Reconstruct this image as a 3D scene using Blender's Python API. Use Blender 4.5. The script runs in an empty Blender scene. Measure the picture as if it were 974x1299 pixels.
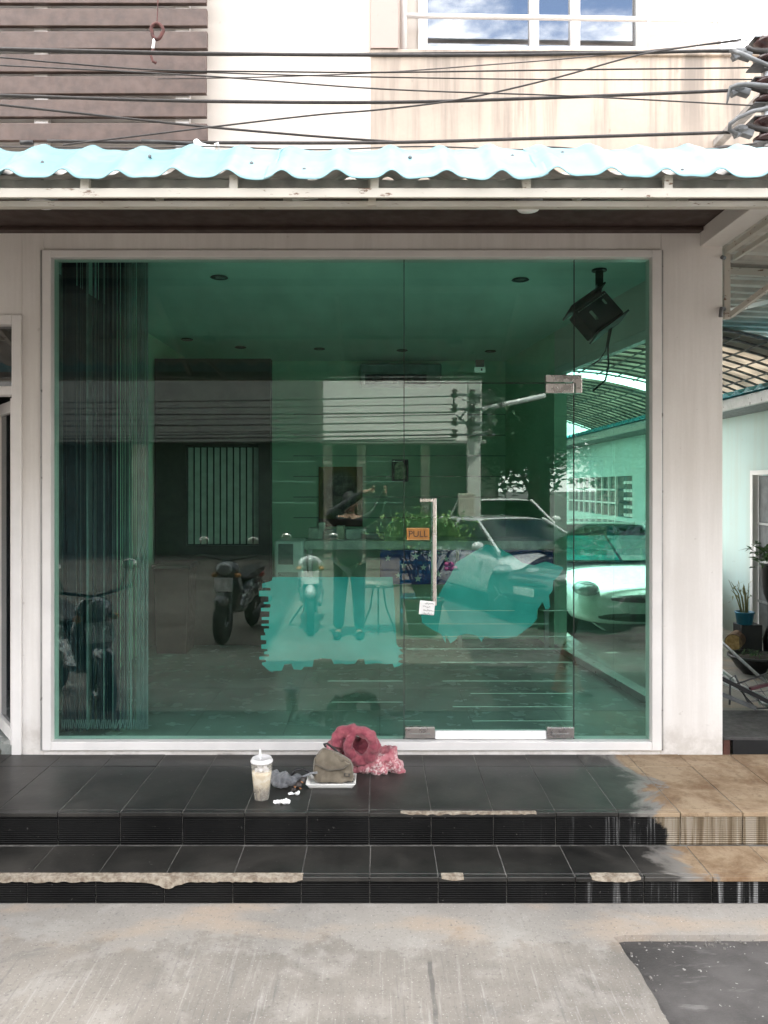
import bpy, math, random
from mathutils import Vector, Matrix, noise as mnoise
random.seed(7)
S = bpy.context.scene
COL = S.collection
R = math.radians

# ------------------------------------------------------------------ camera, sky, sun, exposure
F, CX, HY, CZ = 980.0, 481.0, 617.0, 1.84      # focal length and principal point in photo pixels, eye height
cam = bpy.data.cameras.new('camera'); cam_o = bpy.data.objects.new('camera', cam); COL.objects.link(cam_o)
cam.sensor_fit = 'HORIZONTAL'; cam.sensor_width = 36; cam.lens = 36 * F / 974
cam.shift_x = 6 / 974; cam.shift_y = -32.5 / 974
cam.clip_start = 0.02; cam.clip_end = 1500
cam_o.location = (0, 0, CZ); cam_o.rotation_euler = (R(90), 0, 0)
S.camera = cam_o

SUN_EL, SUN_AZ = 69.0, 1.5                     # azimuth from +Y (behind the shop) towards +X
w = bpy.data.worlds.new("World"); S.world = w; w.use_nodes = True
nt = w.node_tree
sky = nt.nodes.new('ShaderNodeTexSky'); sky.sky_type = 'NISHITA'; sky.sun_disc = False
sky.sun_elevation = R(SUN_EL); sky.sun_rotation = R(SUN_AZ)
sky.air_density = 1.0; sky.dust_density = 3.0; sky.ozone_density = 1.0
bg = nt.nodes['Background']; bg.inputs['Strength'].default_value = 0.15
tcw = nt.nodes.new('ShaderNodeTexCoord'); mpw = nt.nodes.new('ShaderNodeMapping'); mpw.inputs['Scale'].default_value = (1, 1, 2.4)
cln = nt.nodes.new('ShaderNodeTexNoise'); cln.inputs['Scale'].default_value = 2.2; cln.inputs['Detail'].default_value = 9; cln.inputs['Roughness'].default_value = .6
crp = nt.nodes.new('ShaderNodeMapRange'); crp.interpolation_type = 'SMOOTHSTEP'; crp.inputs[1].default_value = .40; crp.inputs[2].default_value = .58
cmx = nt.nodes.new('ShaderNodeMix'); cmx.data_type = 'RGBA'; cmx.inputs[7].default_value = (13, 12.6, 12, 1)
nt.links.new(tcw.outputs['Generated'], mpw.inputs[0]); nt.links.new(mpw.outputs[0], cln.inputs['Vector']); nt.links.new(cln.outputs['Fac'], crp.inputs[0])
nt.links.new(crp.outputs[0], cmx.inputs[0]); nt.links.new(sky.outputs[0], cmx.inputs[6]); nt.links.new(cmx.outputs[2], bg.inputs['Color'])
sl = bpy.data.lights.new('sun', 'SUN'); sl.energy = 4.8; sl.angle = R(0.5); sl.color = (1, 0.945, 0.88)
so = bpy.data.objects.new('sun', sl); COL.objects.link(so); so.location = (0, 20, 30)
d = Vector((math.sin(R(SUN_AZ)) * math.cos(R(SUN_EL)), math.cos(R(SUN_AZ)) * math.cos(R(SUN_EL)), math.sin(R(SUN_EL))))
so.rotation_euler = d.to_track_quat('Z', 'Y').to_euler()
S.view_settings.view_transform = 'Standard'; S.view_settings.look = 'None'
S.view_settings.exposure = 2.28; S.view_settings.gamma = 1
cy = S.cycles
cy.max_bounces = 10; cy.diffuse_bounces = 5; cy.glossy_bounces = 5; cy.transparent_max_bounces = 24; cy.transmission_bounces = 8
cy.sample_clamp_indirect = 6; cy.caustics_reflective = False; cy.caustics_refractive = False
cy.use_denoising = True

# ------------------------------------------------------------------ helpers
def P(px, py, Y):
    """photo pixel at depth Y in front of the lens -> world point"""
    return Vector(((px - CX) * Y / F, Y, CZ - (py - HY) * Y / F))
def PX(px, Y): return (px - CX) * Y / F
def PZ(py, Y): return CZ - (py - HY) * Y / F
GY = 4.53                                      # the front face of the shop glass
def RX(px, D): return (px - CX) * D / F        # D = length of the mirrored sight line
def RZ(py, D): return CZ - (py - HY) * D / F
def RY(D): return 2 * GY - D

class MB:
    def __init__(s): s.v, s.f = [], []
    def add(s, vs, fs):
        b = len(s.v); s.v += [tuple(v) for v in vs]; s.f += [tuple(i + b for i in f) for f in fs]; return s
    def box(s, x0, y0, z0, x1, y1, z1):
        x0, x1 = sorted((x0, x1)); y0, y1 = sorted((y0, y1)); z0, z1 = sorted((z0, z1))
        return s.add([(x0,y0,z0),(x1,y0,z0),(x1,y1,z0),(x0,y1,z0),(x0,y0,z1),(x1,y0,z1),(x1,y1,z1),(x0,y1,z1)],
                     [(0,3,2,1),(4,5,6,7),(0,1,5,4),(1,2,6,5),(2,3,7,6),(3,0,4,7)])
    def obox(s, c, size, rot=(0, 0, 0)):
        from mathutils import Euler
        m = Euler(rot).to_matrix(); c = Vector(c); h = Vector(size) / 2
        vs = [c + m @ Vector((sx*h.x, sy*h.y, sz*h.z)) for sz in (-1,1) for sx, sy in ((-1,-1),(1,-1),(1,1),(-1,1))]
        return s.add(vs, [(0,3,2,1),(4,5,6,7),(0,1,5,4),(1,2,6,5),(2,3,7,6),(3,0,4,7)])
    def beam(s, a, b, wd, ht):
        a, b = Vector(a), Vector(b); t = (b - a).normalized()
        up = Vector((0,0,1)) if abs(t.z) < .95 else Vector((0,1,0))
        x = t.cross(up).normalized(); y = x.cross(t).normalized()
        vs = [p + x*sx*wd/2 + y*sy*ht/2 for p in (a, b) for sx, sy in ((-1,-1),(1,-1),(1,1),(-1,1))]
        return s.add(vs, [(0,1,2,3),(7,6,5,4),(0,4,5,1),(1,5,6,2),(2,6,7,3),(3,7,4,0)])
    def tube(s, pts, r, n=8, closed=False):
        pts = [Vector(p) for p in pts]; m = len(pts)
        rs = r if isinstance(r, (list, tuple)) else [r] * m
        vs, fs, prev = [], [], None
        for i, p in enumerate(pts):
            if closed: t = pts[(i+1) % m] - pts[i-1]
            else: t = pts[min(i+1, m-1)] - pts[max(i-1, 0)]
            t.normalize()
            if prev is None:
                x = t.cross(Vector((0,0,1)) if abs(t.z) < .9 else Vector((1,0,0))).normalized()
            else:
                x = (prev - t * prev.dot(t)).normalized()
            prev = x; y = t.cross(x)
            for k in range(n):
                a = 2*math.pi*k/n; vs.append(p + (x*math.cos(a) + y*math.sin(a)) * rs[i])
        for i in range(m if closed else m-1):
            j = (i+1) % m
            for k in range(n):
                fs.append((i*n+k, i*n+(k+1) % n, j*n+(k+1) % n, j*n+k))
        if not closed: fs += [tuple(range(n-1, -1, -1)), tuple((m-1)*n+k for k in range(n))]
        return s.add(vs, fs)
    def lathe(s, prof, c=(0,0,0), n=20, axis='z', sx=1, sy=1):
        vs, fs = [], []
        for r, z in prof:
            for k in range(n):
                a = 2*math.pi*k/n; u, v = r*math.cos(a)*sx, r*math.sin(a)*sy
                q = (u, v, z) if axis == 'z' else ((z, u, v) if axis == 'x' else (u, z, v))
                vs.append((c[0]+q[0], c[1]+q[1], c[2]+q[2]))
        m = len(prof)
        for i in range(m-1):
            for k in range(n): fs.append((i*n+k, i*n+(k+1) % n, (i+1)*n+(k+1) % n, (i+1)*n+k))
        fs += [tuple(range(n-1, -1, -1)), tuple((m-1)*n+k for k in range(n))]
        return s.add(vs, fs)
    def prism(s, poly, a0, a1, axis='y'):
        n = len(poly)
        def q(p, a): return (p[0], a, p[1]) if axis == 'y' else ((a, p[0], p[1]) if axis == 'x' else (p[0], p[1], a))
        vs = [q(p, a0) for p in poly] + [q(p, a1) for p in poly]
        return s.add(vs, [tuple(range(n)), tuple(range(2*n-1, n-1, -1))] + [(i, n+i, n+(i+1) % n, (i+1) % n) for i in range(n)])
    def grid(s, fn, nu, nv):
        vs = [fn(i/nu, j/nv) for j in range(nv+1) for i in range(nu+1)]
        return s.add(vs, [(j*(nu+1)+i, j*(nu+1)+i+1, (j+1)*(nu+1)+i+1, (j+1)*(nu+1)+i) for j in range(nv) for i in range(nu)])
    def ball(s, c, r, nu=14, nv=9):
        rx, ry, rz = r if isinstance(r, (tuple, list)) else (r, r, r)
        vs = [(c[0], c[1], c[2]-rz)]
        for j in range(1, nv):
            t = -math.pi/2 + math.pi*j/nv
            vs += [(c[0]+rx*math.cos(t)*math.cos(2*math.pi*k/nu), c[1]+ry*math.cos(t)*math.sin(2*math.pi*k/nu), c[2]+rz*math.sin(t)) for k in range(nu)]
        vs.append((c[0], c[1], c[2]+rz)); L = len(vs)-1
        fs = [(0, 1+(k+1) % nu, 1+k) for k in range(nu)]
        for j in range(nv-2):
            for k in range(nu): fs.append((1+j*nu+k, 1+j*nu+(k+1) % nu, 1+(j+1)*nu+(k+1) % nu, 1+(j+1)*nu+k))
        fs += [(L, 1+(nv-2)*nu+k, 1+(nv-2)*nu+(k+1) % nu) for k in range(nu)]
        return s.add(vs, fs)
    def build(s, name, mat, parent=None, smooth=False, bevel=0, seg=2, fix=False, **props):
        off = Vector((0,0,0)); p = parent
        while p is not None: off += p.location; p = p.parent
        me = bpy.data.meshes.new(name)
        me.from_pydata([(x-off.x, y-off.y, z-off.z) for x, y, z in s.v], [], s.f)
        me.materials.append(mat)
        import bmesh
        bm = bmesh.new(); bm.from_mesh(me)
        if fix: bmesh.ops.remove_doubles(bm, verts=bm.verts, dist=1e-5)
        bmesh.ops.recalc_face_normals(bm, faces=bm.faces); bm.to_mesh(me); bm.free()
        if smooth:
            me.shade_smooth()
            if smooth == 'auto':
                for e in me.edges: pass
        o = bpy.data.objects.new(name, me); COL.objects.link(o); o.parent = parent
        if smooth and smooth != True:
            try: me.set_sharp_from_angle(angle=R(40))
            except Exception: pass
        if bevel:
            b = o.modifiers.new('bevel', 'BEVEL'); b.width = bevel; b.segments = seg; b.limit_method = 'ANGLE'; b.angle_limit = R(35)
        for k, v in props.items(): o[k] = v
        return o
def tag(o, label=None, cat=None, group=None, kind=None):
    if label: o['label'] = label
    if cat: o['category'] = cat
    if group: o['group'] = group
    if kind: o['kind'] = kind
    return o
def thing(name, label, cat, loc=(0, 0, 0), group=None):
    o = bpy.data.objects.new(name, None); COL.objects.link(o); o.location = loc; o.empty_display_size = .1
    return tag(o, label, cat, group)
def copy_tree(o, parent=None):
    c = o.copy(); COL.objects.link(c); c.parent = parent
    for ch in list(o.children): copy_tree(ch, c)
    return c
def text_obj(name, body, size, mat, parent, loc, rot, depth=.0006, align='CENTER'):
    cu = bpy.data.curves.new(name, 'FONT'); cu.body = body; cu.size = size; cu.align_x = align; cu.align_y = 'CENTER'; cu.extrude = depth
    t = bpy.data.objects.new('tmp', cu); COL.objects.link(t)
    dg = bpy.context.evaluated_depsgraph_get(); dg.update()
    me = bpy.data.meshes.new_from_object(t.evaluated_get(dg)); bpy.data.objects.remove(t)
    me.name = name; me.materials.clear(); me.materials.append(mat)
    o = bpy.data.objects.new(name, me); COL.objects.link(o); o.parent = parent
    off = Vector((0,0,0)); p = parent
    while p is not None: off += p.location; p = p.parent
    o.location = Vector(loc) - off; o.rotation_euler = rot
    return o

# ------------------------------------------------------------------ materials
def nodes(name):
    m = bpy.data.materials.new(name); m.use_nodes = True
    return m, m.node_tree.nodes, m.node_tree.links, m.node_tree.nodes['Principled BSDF']
def rgba(c): return (c[0], c[1], c[2], 1)
class G:
    """small graph builder"""
    def __init__(s, N, L): s.N, s.L = N, L
    def pos(s): return s.N.new('ShaderNodeNewGeometry').outputs['Position']
    def obj(s): return s.N.new('ShaderNodeTexCoord').outputs['Object']
    def mapping(s, v, scale=(1,1,1), rot=(0,0,0), loc=(0,0,0)):
        n = s.N.new('ShaderNodeMapping'); s.L.new(v, n.inputs[0])
        n.inputs['Scale'].default_value = scale; n.inputs['Rotation'].default_value = rot; n.inputs['Location'].default_value = loc
        return n.outputs[0]
    def noise(s, v, scale=5, detail=5, rough=.55, dist=0):
        n = s.N.new('ShaderNodeTexNoise'); s.L.new(v, n.inputs['Vector'])
        n.inputs['Scale'].default_value = scale; n.inputs['Detail'].default_value = detail
        n.inputs['Roughness'].default_value = rough; n.inputs['Distortion'].default_value = dist
        return n.outputs['Fac']
    def ramp(s, v, a, b, lo=0, hi=1):
        n = s.N.new('ShaderNodeMapRange'); n.interpolation_type = 'SMOOTHSTEP'; s.L.new(v, n.inputs[0])
        n.inputs[1].default_value = a; n.inputs[2].default_value = b; n.inputs[3].default_value = lo; n.inputs[4].default_value = hi
        return n.outputs[0]
    def math(s, op, a, b=None):
        n = s.N.new('ShaderNodeMath'); n.operation = op
        for i, x in enumerate((a, b)):
            if x is None: continue
            if isinstance(x, (int, float)): n.inputs[i].default_value = x
            else: s.L.new(x, n.inputs[i])
        return n.outputs[0]
    def mix(s, f, a, b):
        n = s.N.new('ShaderNodeMix'); n.data_type = 'RGBA'
        for i, x in ((0, f), (6, a), (7, b)):
            if isinstance(x, (int, float)): n.inputs[i].default_value = x
            elif isinstance(x, tuple): n.inputs[i].default_value = rgba(x)
            else: s.L.new(x, n.inputs[i])
        return n.outputs[2]
    def xyz(s, v):
        n = s.N.new('ShaderNodeSeparateXYZ'); s.L.new(v, n.inputs[0]); return n.outputs
    def bump(s, h, strength, dist=.01):
        n = s.N.new('ShaderNodeBump'); s.L.new(h, n.inputs['Height']); n.inputs['Strength'].default_value = strength; n.inputs['Distance'].default_value = dist
        return n.outputs[0]
def M(name, col, rough=.6, metal=0, var=.18, scale=9, bump=.0, bscale=80, col2=None, world=False, spec=.5, coat=0):
    m, N, L, B = nodes(name); g = G(N, L)
    v = g.pos() if world else g.obj()
    n = g.noise(v, scale, 6, .6)
    dark = tuple(c*(1-var*1.6) for c in col) if col2 is None else col2
    lite = tuple(min(1, c*(1+var*.6)) for c in col) if col2 is None else col
    L.new(g.mix(g.ramp(n, .3, .7), dark, lite), B.inputs['Base Color'])
    r = g.ramp(g.noise(v, scale*2.3, 4), .3, .7, max(0, rough-.08), min(1, rough+.08)); L.new(r, B.inputs['Roughness'])
    B.inputs['Metallic'].default_value = metal; B.inputs['Specular IOR Level'].default_value = spec
    B.inputs['Coat Weight'].default_value = coat
    if bump: L.new(g.bump(g.noise(v, bscale, 4), bump, .004), B.inputs['Normal'])
    return m

# painted masonry with dirt that runs down from ledges
def wall_mat(name, col, dirt, streak=0.0, ztop=0, zlen=1, blotch=.25, rough=.75):
    m, N, L, B = nodes(name); g = G(N, L); p = g.pos(); x, y, z = g.xyz(p)
    big = g.noise(p, 1.3, 6, .6); c = g.mix(g.ramp(big, .35, .75, 0, blotch), col, dirt)
    if streak:
        st = g.noise(g.mapping(p, (9, 9, .5)), 1.0, 6, .65)
        fall = g.ramp(g.math('ADD', z, g.math('MULTIPLY', g.noise(g.mapping(p, (6, 6, .1)), 1, 4), zlen*.9)), ztop-zlen*.4, ztop+zlen*.45)
        c = g.mix(g.math('MULTIPLY', g.math('MULTIPLY', g.ramp(st, .40, .64), fall), streak), c, dirt)
    fine = g.noise(p, 60, 3); c = g.mix(g.ramp(fine, .3, .7, 0, .05), c, dirt)
    spk = g.noise(p, 22, 2, .4); c = g.mix(g.ramp(spk, .72, .76, 0, .35), c, dirt)
    spl = g.math('MULTIPLY', g.ramp(g.math('ADD', z, g.math('MULTIPLY', g.noise(p, 7, 7, .7), -.35)), .34, .14), g.ramp(g.noise(p, 13, 5, .7), .35, .6, .3, 1))
    c = g.mix(g.math('MULTIPLY', spl, .6), c, dirt)
    scf = g.noise(g.mapping(p, (3, 3, 26)), 1.6, 4, .6); c = g.mix(g.math('MULTIPLY', g.ramp(scf, .70, .73), g.ramp(z, 1.6, .5, 0, .6)), c, tuple(q*.6 for q in dirt))
    L.new(c, B.inputs['Base Color']); B.inputs['Roughness'].default_value = rough; B.inputs['Specular IOR Level'].default_value = .3
    L.new(g.bump(g.noise(p, 35, 5), .12, .004), B.inputs['Normal'])
    return m
M_WALL = wall_mat('offwhite_wall_paint', (.79, .76, .735), (.44, .40, .36), .22, .5, .4, .2)
M_WALLR = wall_mat('render_wall_paint', (.72, .69, .66), (.38, .35, .31), 0, 0, 1, .18)
M_UP = wall_mat('cream_upper_wall', (.535, .44, .36), (.215, .185, .16), .9, 3.72, .75, .5)
M_UPL = wall_mat('white_upper_wall', (.58, .525, .47), (.44, .385, .335), .0, 4.5, .5, .12)
M_PINK = wall_mat('pinkish_pier_paint', (.44, .345, .31), (.33, .27, .24), .0, 4.5, .5, .2)
M_TURQ = wall_mat('pale_turquoise_wall', (.47, .60, .575), (.46, .48, .42), .3, 1.0, 1.0, .3)
M_OPPW = wall_mat('opposite_white_wall', (.72, .70, .66), (.45, .43, .40), .4, 7, 3, .3)
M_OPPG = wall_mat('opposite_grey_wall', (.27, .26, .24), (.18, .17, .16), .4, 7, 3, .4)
M_OPPB = wall_mat('opposite_beige_wall', (.46, .42, .35), (.3, .27, .23), .4, 7, 3, .3)
M_CEIL = M('ceiling_white', (.70, .92, .86), .8, var=.03, scale=2)
M_INW = M('inner_wall_paint', (.54, .74, .57), .7, var=.06, scale=2)
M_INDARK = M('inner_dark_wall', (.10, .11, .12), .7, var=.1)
M_INFLOOR = M('inner_floor_tile', (.34, .36, .34), .22, var=.15, scale=3)
M_BROWN = M('brown_slat_board', (.098, .064, .052), .55, var=.2, scale=14, bump=.1)
M_SOFFIT = M('dark_brown_soffit', (.045, .027, .022), .55, var=.15, scale=5)
M_PART = M('brown_partition', (.05, .035, .028), .5, var=.2)
def chipped(name, col, rust, amount=.62):
    m, N, L, B = nodes(name); g = G(N, L); p = g.pos()
    n = g.noise(g.mapping(p, (6, 18, 18)), 1.6, 7, .7)
    c = g.mix(g.ramp(n, amount, amount+.05), col, rust)
    c = g.mix(g.ramp(g.noise(p, 3, 4), .4, .8, 0, .35), c, tuple(q*.7 for q in col))
    L.new(c, B.inputs['Base Color']); B.inputs['Roughness'].default_value = .5
    return m
M_STEELW = chipped('chipped_white_steel', (.47, .44, .385), (.13, .07, .04), .60)
M_ALU = M('white_aluminium', (.74, .715, .70), .38, var=.05, scale=4)
M_DKALU = M('grey_aluminium', (.42, .42, .41), .35, .6, var=.1)
M_STEEL = M('brushed_steel', (.62, .57, .55), .3, 1.0, var=.03, scale=6)
M_SILVER = M('galvanised_steel', (.55, .56, .57), .42, .85, var=.2, scale=20)
M_GREYST = M('grey_weathered_steel', (.155, .16, .165), .55, .4, var=.25, scale=15)
M_BLACK = M('black_plastic', (.012, .012, .013), .45, var=.15)
M_RUBBER = M('black_rubber', (.02, .02, .02), .75, var=.2)
M_CABLE = M('cable_sheath', (.035, .030, .028), .55, var=.25, scale=30)
M_CABLE2 = M('faded_cable_sheath', (.10, .085, .08), .6, var=.25, scale=30)
M_PORC = M('brown_porcelain', (.04, .018, .018), .2, var=.2, scale=30)
M_WHITE = M('white_plastic', (.80, .80, .79), .35, var=.04)
M_PAPER = M('white_paper', (.85, .85, .84), .85, var=.04, scale=40, bump=.3, bscale=70)
M_CONC = M('grey_pole_concrete', (.42, .41, .38), .85, var=.18, scale=6, bump=.2, world=True)

def roof_mat():
    m, N, L, B = nodes('cyan_roof_sheet'); g = G(N, L); p = g.pos()
    c = g.mix(g.ramp(g.noise(g.mapping(p, (2, 2, 2)), 2.2, 6, .65), .4, .8, 0, .5), (.155, .31, .345), (.32, .395, .40))
    c = g.mix(g.ramp(g.noise(g.mapping(p, (14, 30, 30)), 1.2, 5, .7), .60, .68, 0, .5), c, (.20, .22, .21))
    c = g.mix(g.ramp(g.noise(g.mapping(p, (5, 1.5, 1.5), loc=(2, 0, 0)), 2.5, 7, .75), .55, .72, 0, .55), c, (.12, .22, .24))
    L.new(c, B.inputs['Base Color']); B.inputs['Roughness'].default_value = .42
    return m
M_ROOF = roof_mat()
M_ROOFU = M('grey_roof_underside', (.38, .365, .34), .55, .2, var=.2, scale=5)
M_SIDE = M('side_canopy_sheet', (.46, .42, .37), .6, 0, var=.18, scale=4)
M_TEALR = M('teal_roof_sheet', (.03, .34, .42), .4, var=.15, scale=6)

def street_mat():
    m, N, L, B = nodes('brushed_concrete'); g = G(N, L); p = g.pos(); x, y, z = g.xyz(p)
    big = g.noise(p, .9, 7, .62, .4); mid = g.noise(p, 4.5, 7, .65, .3)
    c = g.mix(g.ramp(big, .34, .66), (.15, .137, .122), (.255, .232, .205))
    c = g.mix(g.ramp(mid, .5, .66, 0, .35), c, (.36, .34, .315))
    c = g.mix(g.ramp(g.noise(p, 2.1, 8, .7, .6), .58, .66, 0, .55), c, (.15, .143, .135))
    rot = g.mapping(p, (55, 2.2, 1), (0, 0, R(-9)))
    st = g.noise(rot, 1.0, 4, .7)
    near = g.ramp(g.math('ADD', y, g.math('MULTIPLY', g.noise(p, 2.4, 5), .9)), 3.75, 3.2)
    c = g.mix(g.math('MULTIPLY', g.ramp(st, .55, .75), g.math('MULTIPLY', near, .8)), c, (.13, .125, .12))
    c = g.mix(g.math('MULTIPLY', g.ramp(st, .46, .3), g.math('MULTIPLY', near, .4)), c, (.40, .385, .365))
    rust = g.math('MULTIPLY', g.ramp(g.noise(g.mapping(p, (1.2, 2.6, 1), loc=(3.1, 0, 0)), 1.5, 5), .5, .68), g.ramp(y, 2.95, 3.3))
    c = g.mix(g.math('MULTIPLY', rust, .75), c, (.34, .245, .165))
    # worn pale crust with a ragged edge
    cr = g.math('ADD', g.math('MULTIPLY', g.noise(p, 5, 8, .7), .9), g.math('MULTIPLY', g.math('SUBTRACT', y, 3.0), 1.0))
    c = g.mix(g.math('MULTIPLY', g.ramp(cr, .50, .60), .28), c, (.40, .385, .36))
    c = g.mix(g.ramp(y, 1.9, 1.6, 0, .85), c, g.mix(g.ramp(big, .34, .66), (.115, .10, .085), (.16, .142, .122)))
    c = g.mix(g.ramp(g.noise(p, 65, 4, .6), .56, .70, 0, .55), c, (.11, .105, .10))
    c = g.mix(g.ramp(g.noise(g.mapping(p, (1, 1, 1), loc=(5, 2, 0)), 110, 3, .6), .60, .72, 0, .5), c, (.55, .53, .5))
    c = g.mix(g.ramp(g.noise(p, 17, 3, .5), .74, .78, 0, .7), c, (.07, .068, .065))
    jn = g.math('MULTIPLY', g.ramp(g.math('ABSOLUTE', g.math('ADD', g.math('SUBTRACT', x, .195), g.math('MULTIPLY', g.math('SUBTRACT', g.noise(p, 9, 4), .5), .02))), .012, .006), g.ramp(g.math('ADD', y, g.math('MULTIPLY', g.noise(p, 6, 4), .4)), 3.25, 3.15))
    c = g.mix(g.math('MULTIPLY', jn, g.ramp(g.noise(p, 8, 4), .35, .55, .25, .8)), c, (.10, .095, .09))
    L.new(c, B.inputs['Base Color']); B.inputs['Roughness'].default_value = .88; B.inputs['Specular IOR Level'].default_value = .3
    h = g.math('ADD', g.math('MULTIPLY', st, .6), g.math('MULTIPLY', mid, .9))
    L.new(g.bump(g.math('ADD', h, g.math('MULTIPLY', g.noise(p, 90, 3), .25)), .35, .012), B.inputs['Normal'])
    return m
M_STREET = street_mat()
def asphalt_mat():
    m, N, L, B = nodes('old_asphalt'); g = G(N, L); p = g.pos()
    c = g.mix(g.ramp(g.noise(p, 1.6, 7, .65), .35, .68), (.036, .0335, .032), (.095, .088, .085))
    c = g.mix(g.ramp(g.noise(g.mapping(p, (1, 5, 1), (0, 0, R(25))), 3.5, 7, .7), .56, .68, 0, .6), c, (.18, .17, .165))
    c = g.mix(g.ramp(g.noise(p, 48, 2, .4), .70, .74, 0, .8), c, (.34, .33, .31))
    L.new(c, B.inputs['Base Color']); B.inputs['Roughness'].default_value = .8
    L.new(g.bump(g.noise(p, 120, 3), .5, .006), B.inputs['Normal'])
    return m
M_ASPH = asphalt_mat()

def tile_mat(name, ribbed):
    m, N, L, B = nodes(name); g = G(N, L); p = g.pos(); x, y, z = g.xyz(p)
    base = g.mix(g.ramp(g.noise(p, 3.2, 7, .65), .35, .7), (.003, .003, .003) if ribbed else (.009, .009, .0085), (.008, .008, .0078) if ribbed else (.029, .0275, .025))
    base = g.mix(g.ramp(g.noise(p, 1.1, 7, .7, .5), .42, .72, 0, .7), base, (.065, .06, .054) if not ribbed else (.012, .012, .0115))
    base = g.mix(g.ramp(g.noise(p, 55, 3, .5), .70, .76, 0, .35), base, (.2, .19, .18))
    # dried mud spilled over the right-hand end
    edge = g.math('ADD', x, g.math('MULTIPLY', g.math('SUBTRACT', g.noise(p, 2.6, 7, .62, .7), .5), 1.1))
    k = g.ramp(edge, 1.33, 1.40)
    mudc = g.mix(g.ramp(g.noise(p, 3.6, 9, .72, .3), .36, .64), (.16, .094, .048), (.32, .238, .155))
    mudc = g.mix(g.ramp(g.noise(p, 17, 7, .75, .2), .52, .66, 0, .55), mudc, (.13, .085, .05))
    if ribbed:
        st = g.noise(g.mapping(p, (17, 1, .5)), 1.0, 7, .72, .2)
        kk = g.math('MULTIPLY', g.ramp(x, .55, 1.5), g.ramp(st, .54, .68))
        up = g.ramp(z, .115, .135)
        base = g.mix(g.math('MULTIPLY', kk, .65), base, (.34, .34, .34))
        c = g.mix(g.math('MULTIPLY', g.math('MULTIPLY', k, up), g.ramp(st, .3, .55, .45, 1)), base, g.mix(g.ramp(st, .45, .6), (.17, .13, .085), (.28, .245, .195)))
    else:
        rim = g.math('MULTIPLY', g.ramp(edge, 1.22, 1.33), g.ramp(edge, 1.42, 1.34))
        c = g.mix(g.math('MULTIPLY', rim, .6), g.mix(k, base, mudc), (.26, .245, .225))
    L.new(c, B.inputs['Base Color'])
    L.new(g.mix(k, (.42, .42, .42), (.85, .85, .85)), B.inputs['Roughness'])
    h = g.noise(p, 40, 4)
    B.inputs['Specular IOR Level'].default_value = .08 if ribbed else .42
    if ribbed:
        wv = N.new('ShaderNodeTexWave'); wv.wave_type = 'BANDS'; wv.bands_direction = 'Z'; wv.inputs['Scale'].default_value = 32; wv.inputs['Distortion'].default_value = 0.2
        L.new(p, wv.inputs['Vector']); h = g.math('ADD', g.math('MULTIPLY', h, .2), wv.outputs['Fac'])
        L.new(g.bump(h, .8, .004), B.inputs['Normal'])
    else:
        L.new(g.bump(h, .18, .003), B.inputs['Normal'])
    return m
M_TILE = tile_mat('charcoal_floor_tile', False); M_RTILE = tile_mat('charcoal_ribbed_tile', True)
M_GROUT = M('cement_grout', (.185, .178, .165), .9, var=.3, scale=20, world=True)
M_MORTAR = M('broken_mortar', (.38, .335, .27), .95, col2=(.17, .13, .095), scale=38, bump=1.0, bscale=60, world=True)

def glass_mat(name, tint, ior, rough=0.0):
    m = bpy.data.materials.new(name); m.use_nodes = True; N, L = m.node_tree.nodes, m.node_tree.links
    N.remove(N['Principled BSDF']); g = G(N, L)
    tr = N.new('ShaderNodeBsdfTransparent'); gl = N.new('ShaderNodeBsdfGlossy'); gl.inputs['Roughness'].default_value = rough
    v = g.pos()
    n = g.noise(g.mapping(v, (1.2, 1, 1.4)), 1.5, 5, .6)
    L.new(g.mix(g.ramp(n, .35, .7), tint, tuple(t*.94 for t in tint)), tr.inputs['Color'])
    bf = N.new('ShaderNodeNewGeometry').outputs['Backfacing']
    mr = N.new('ShaderNodeMapRange'); L.new(bf, mr.inputs[0]); mr.inputs[3].default_value = ior; mr.inputs[4].default_value = 1/ior
    fr = N.new('ShaderNodeFresnel'); L.new(mr.outputs[0], fr.inputs['IOR'])
    mx = N.new('ShaderNodeMixShader'); L.new(fr.outputs[0], mx.inputs[0]); L.new(tr.outputs[0], mx.inputs[1]); L.new(gl.outputs[0], mx.inputs[2])
    L.new(mx.outputs[0], N['Material Output'].inputs['Surface'])
    return m
M_GLASS = glass_mat('green_tinted_glass', (.785, .955, .90), 1.62)
M_SGLASS = glass_mat('side_wall_glass', (.72, .90, .85), 1.45)
M_UPGL = glass_mat('dark_window_glass', (.35, .40, .42), 3.4)
M_CARGL = glass_mat('car_window_glass', (.25, .30, .30), 1.9)
M_CARGLT = glass_mat('car_teal_windscreen', (.75, .92, .90), 1.8)

def film_mat():
    m = bpy.data.materials.new('teal_film_residue'); m.use_nodes = True; N, L = m.node_tree.nodes, m.node_tree.links
    N.remove(N['Principled BSDF']); g = G(N, L)
    tr = N.new('ShaderNodeBsdfTransparent'); tr.inputs['Color'].default_value = (.75, .95, .92, 1)
    df = N.new('ShaderNodeBsdfDiffuse'); p = g.pos()
    L.new(g.mix(g.ramp(g.noise(p, 3, 6, .6), .3, .7), (.06, .34, .35), (.10, .40, .41)), df.inputs['Color'])
    mx = N.new('ShaderNodeMixShader'); L.new(g.ramp(g.noise(p, 5, 5), .3, .7, .82, .92), mx.inputs[0])
    L.new(tr.outputs[0], mx.inputs[1]); L.new(df.outputs[0], mx.inputs[2]); L.new(mx.outputs[0], N['Material Output'].inputs['Surface'])
    return m
M_FILM = film_mat()
M_STRIPE = M('white_film_stripe', (.50, .54, .50), .6, var=.1)

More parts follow.
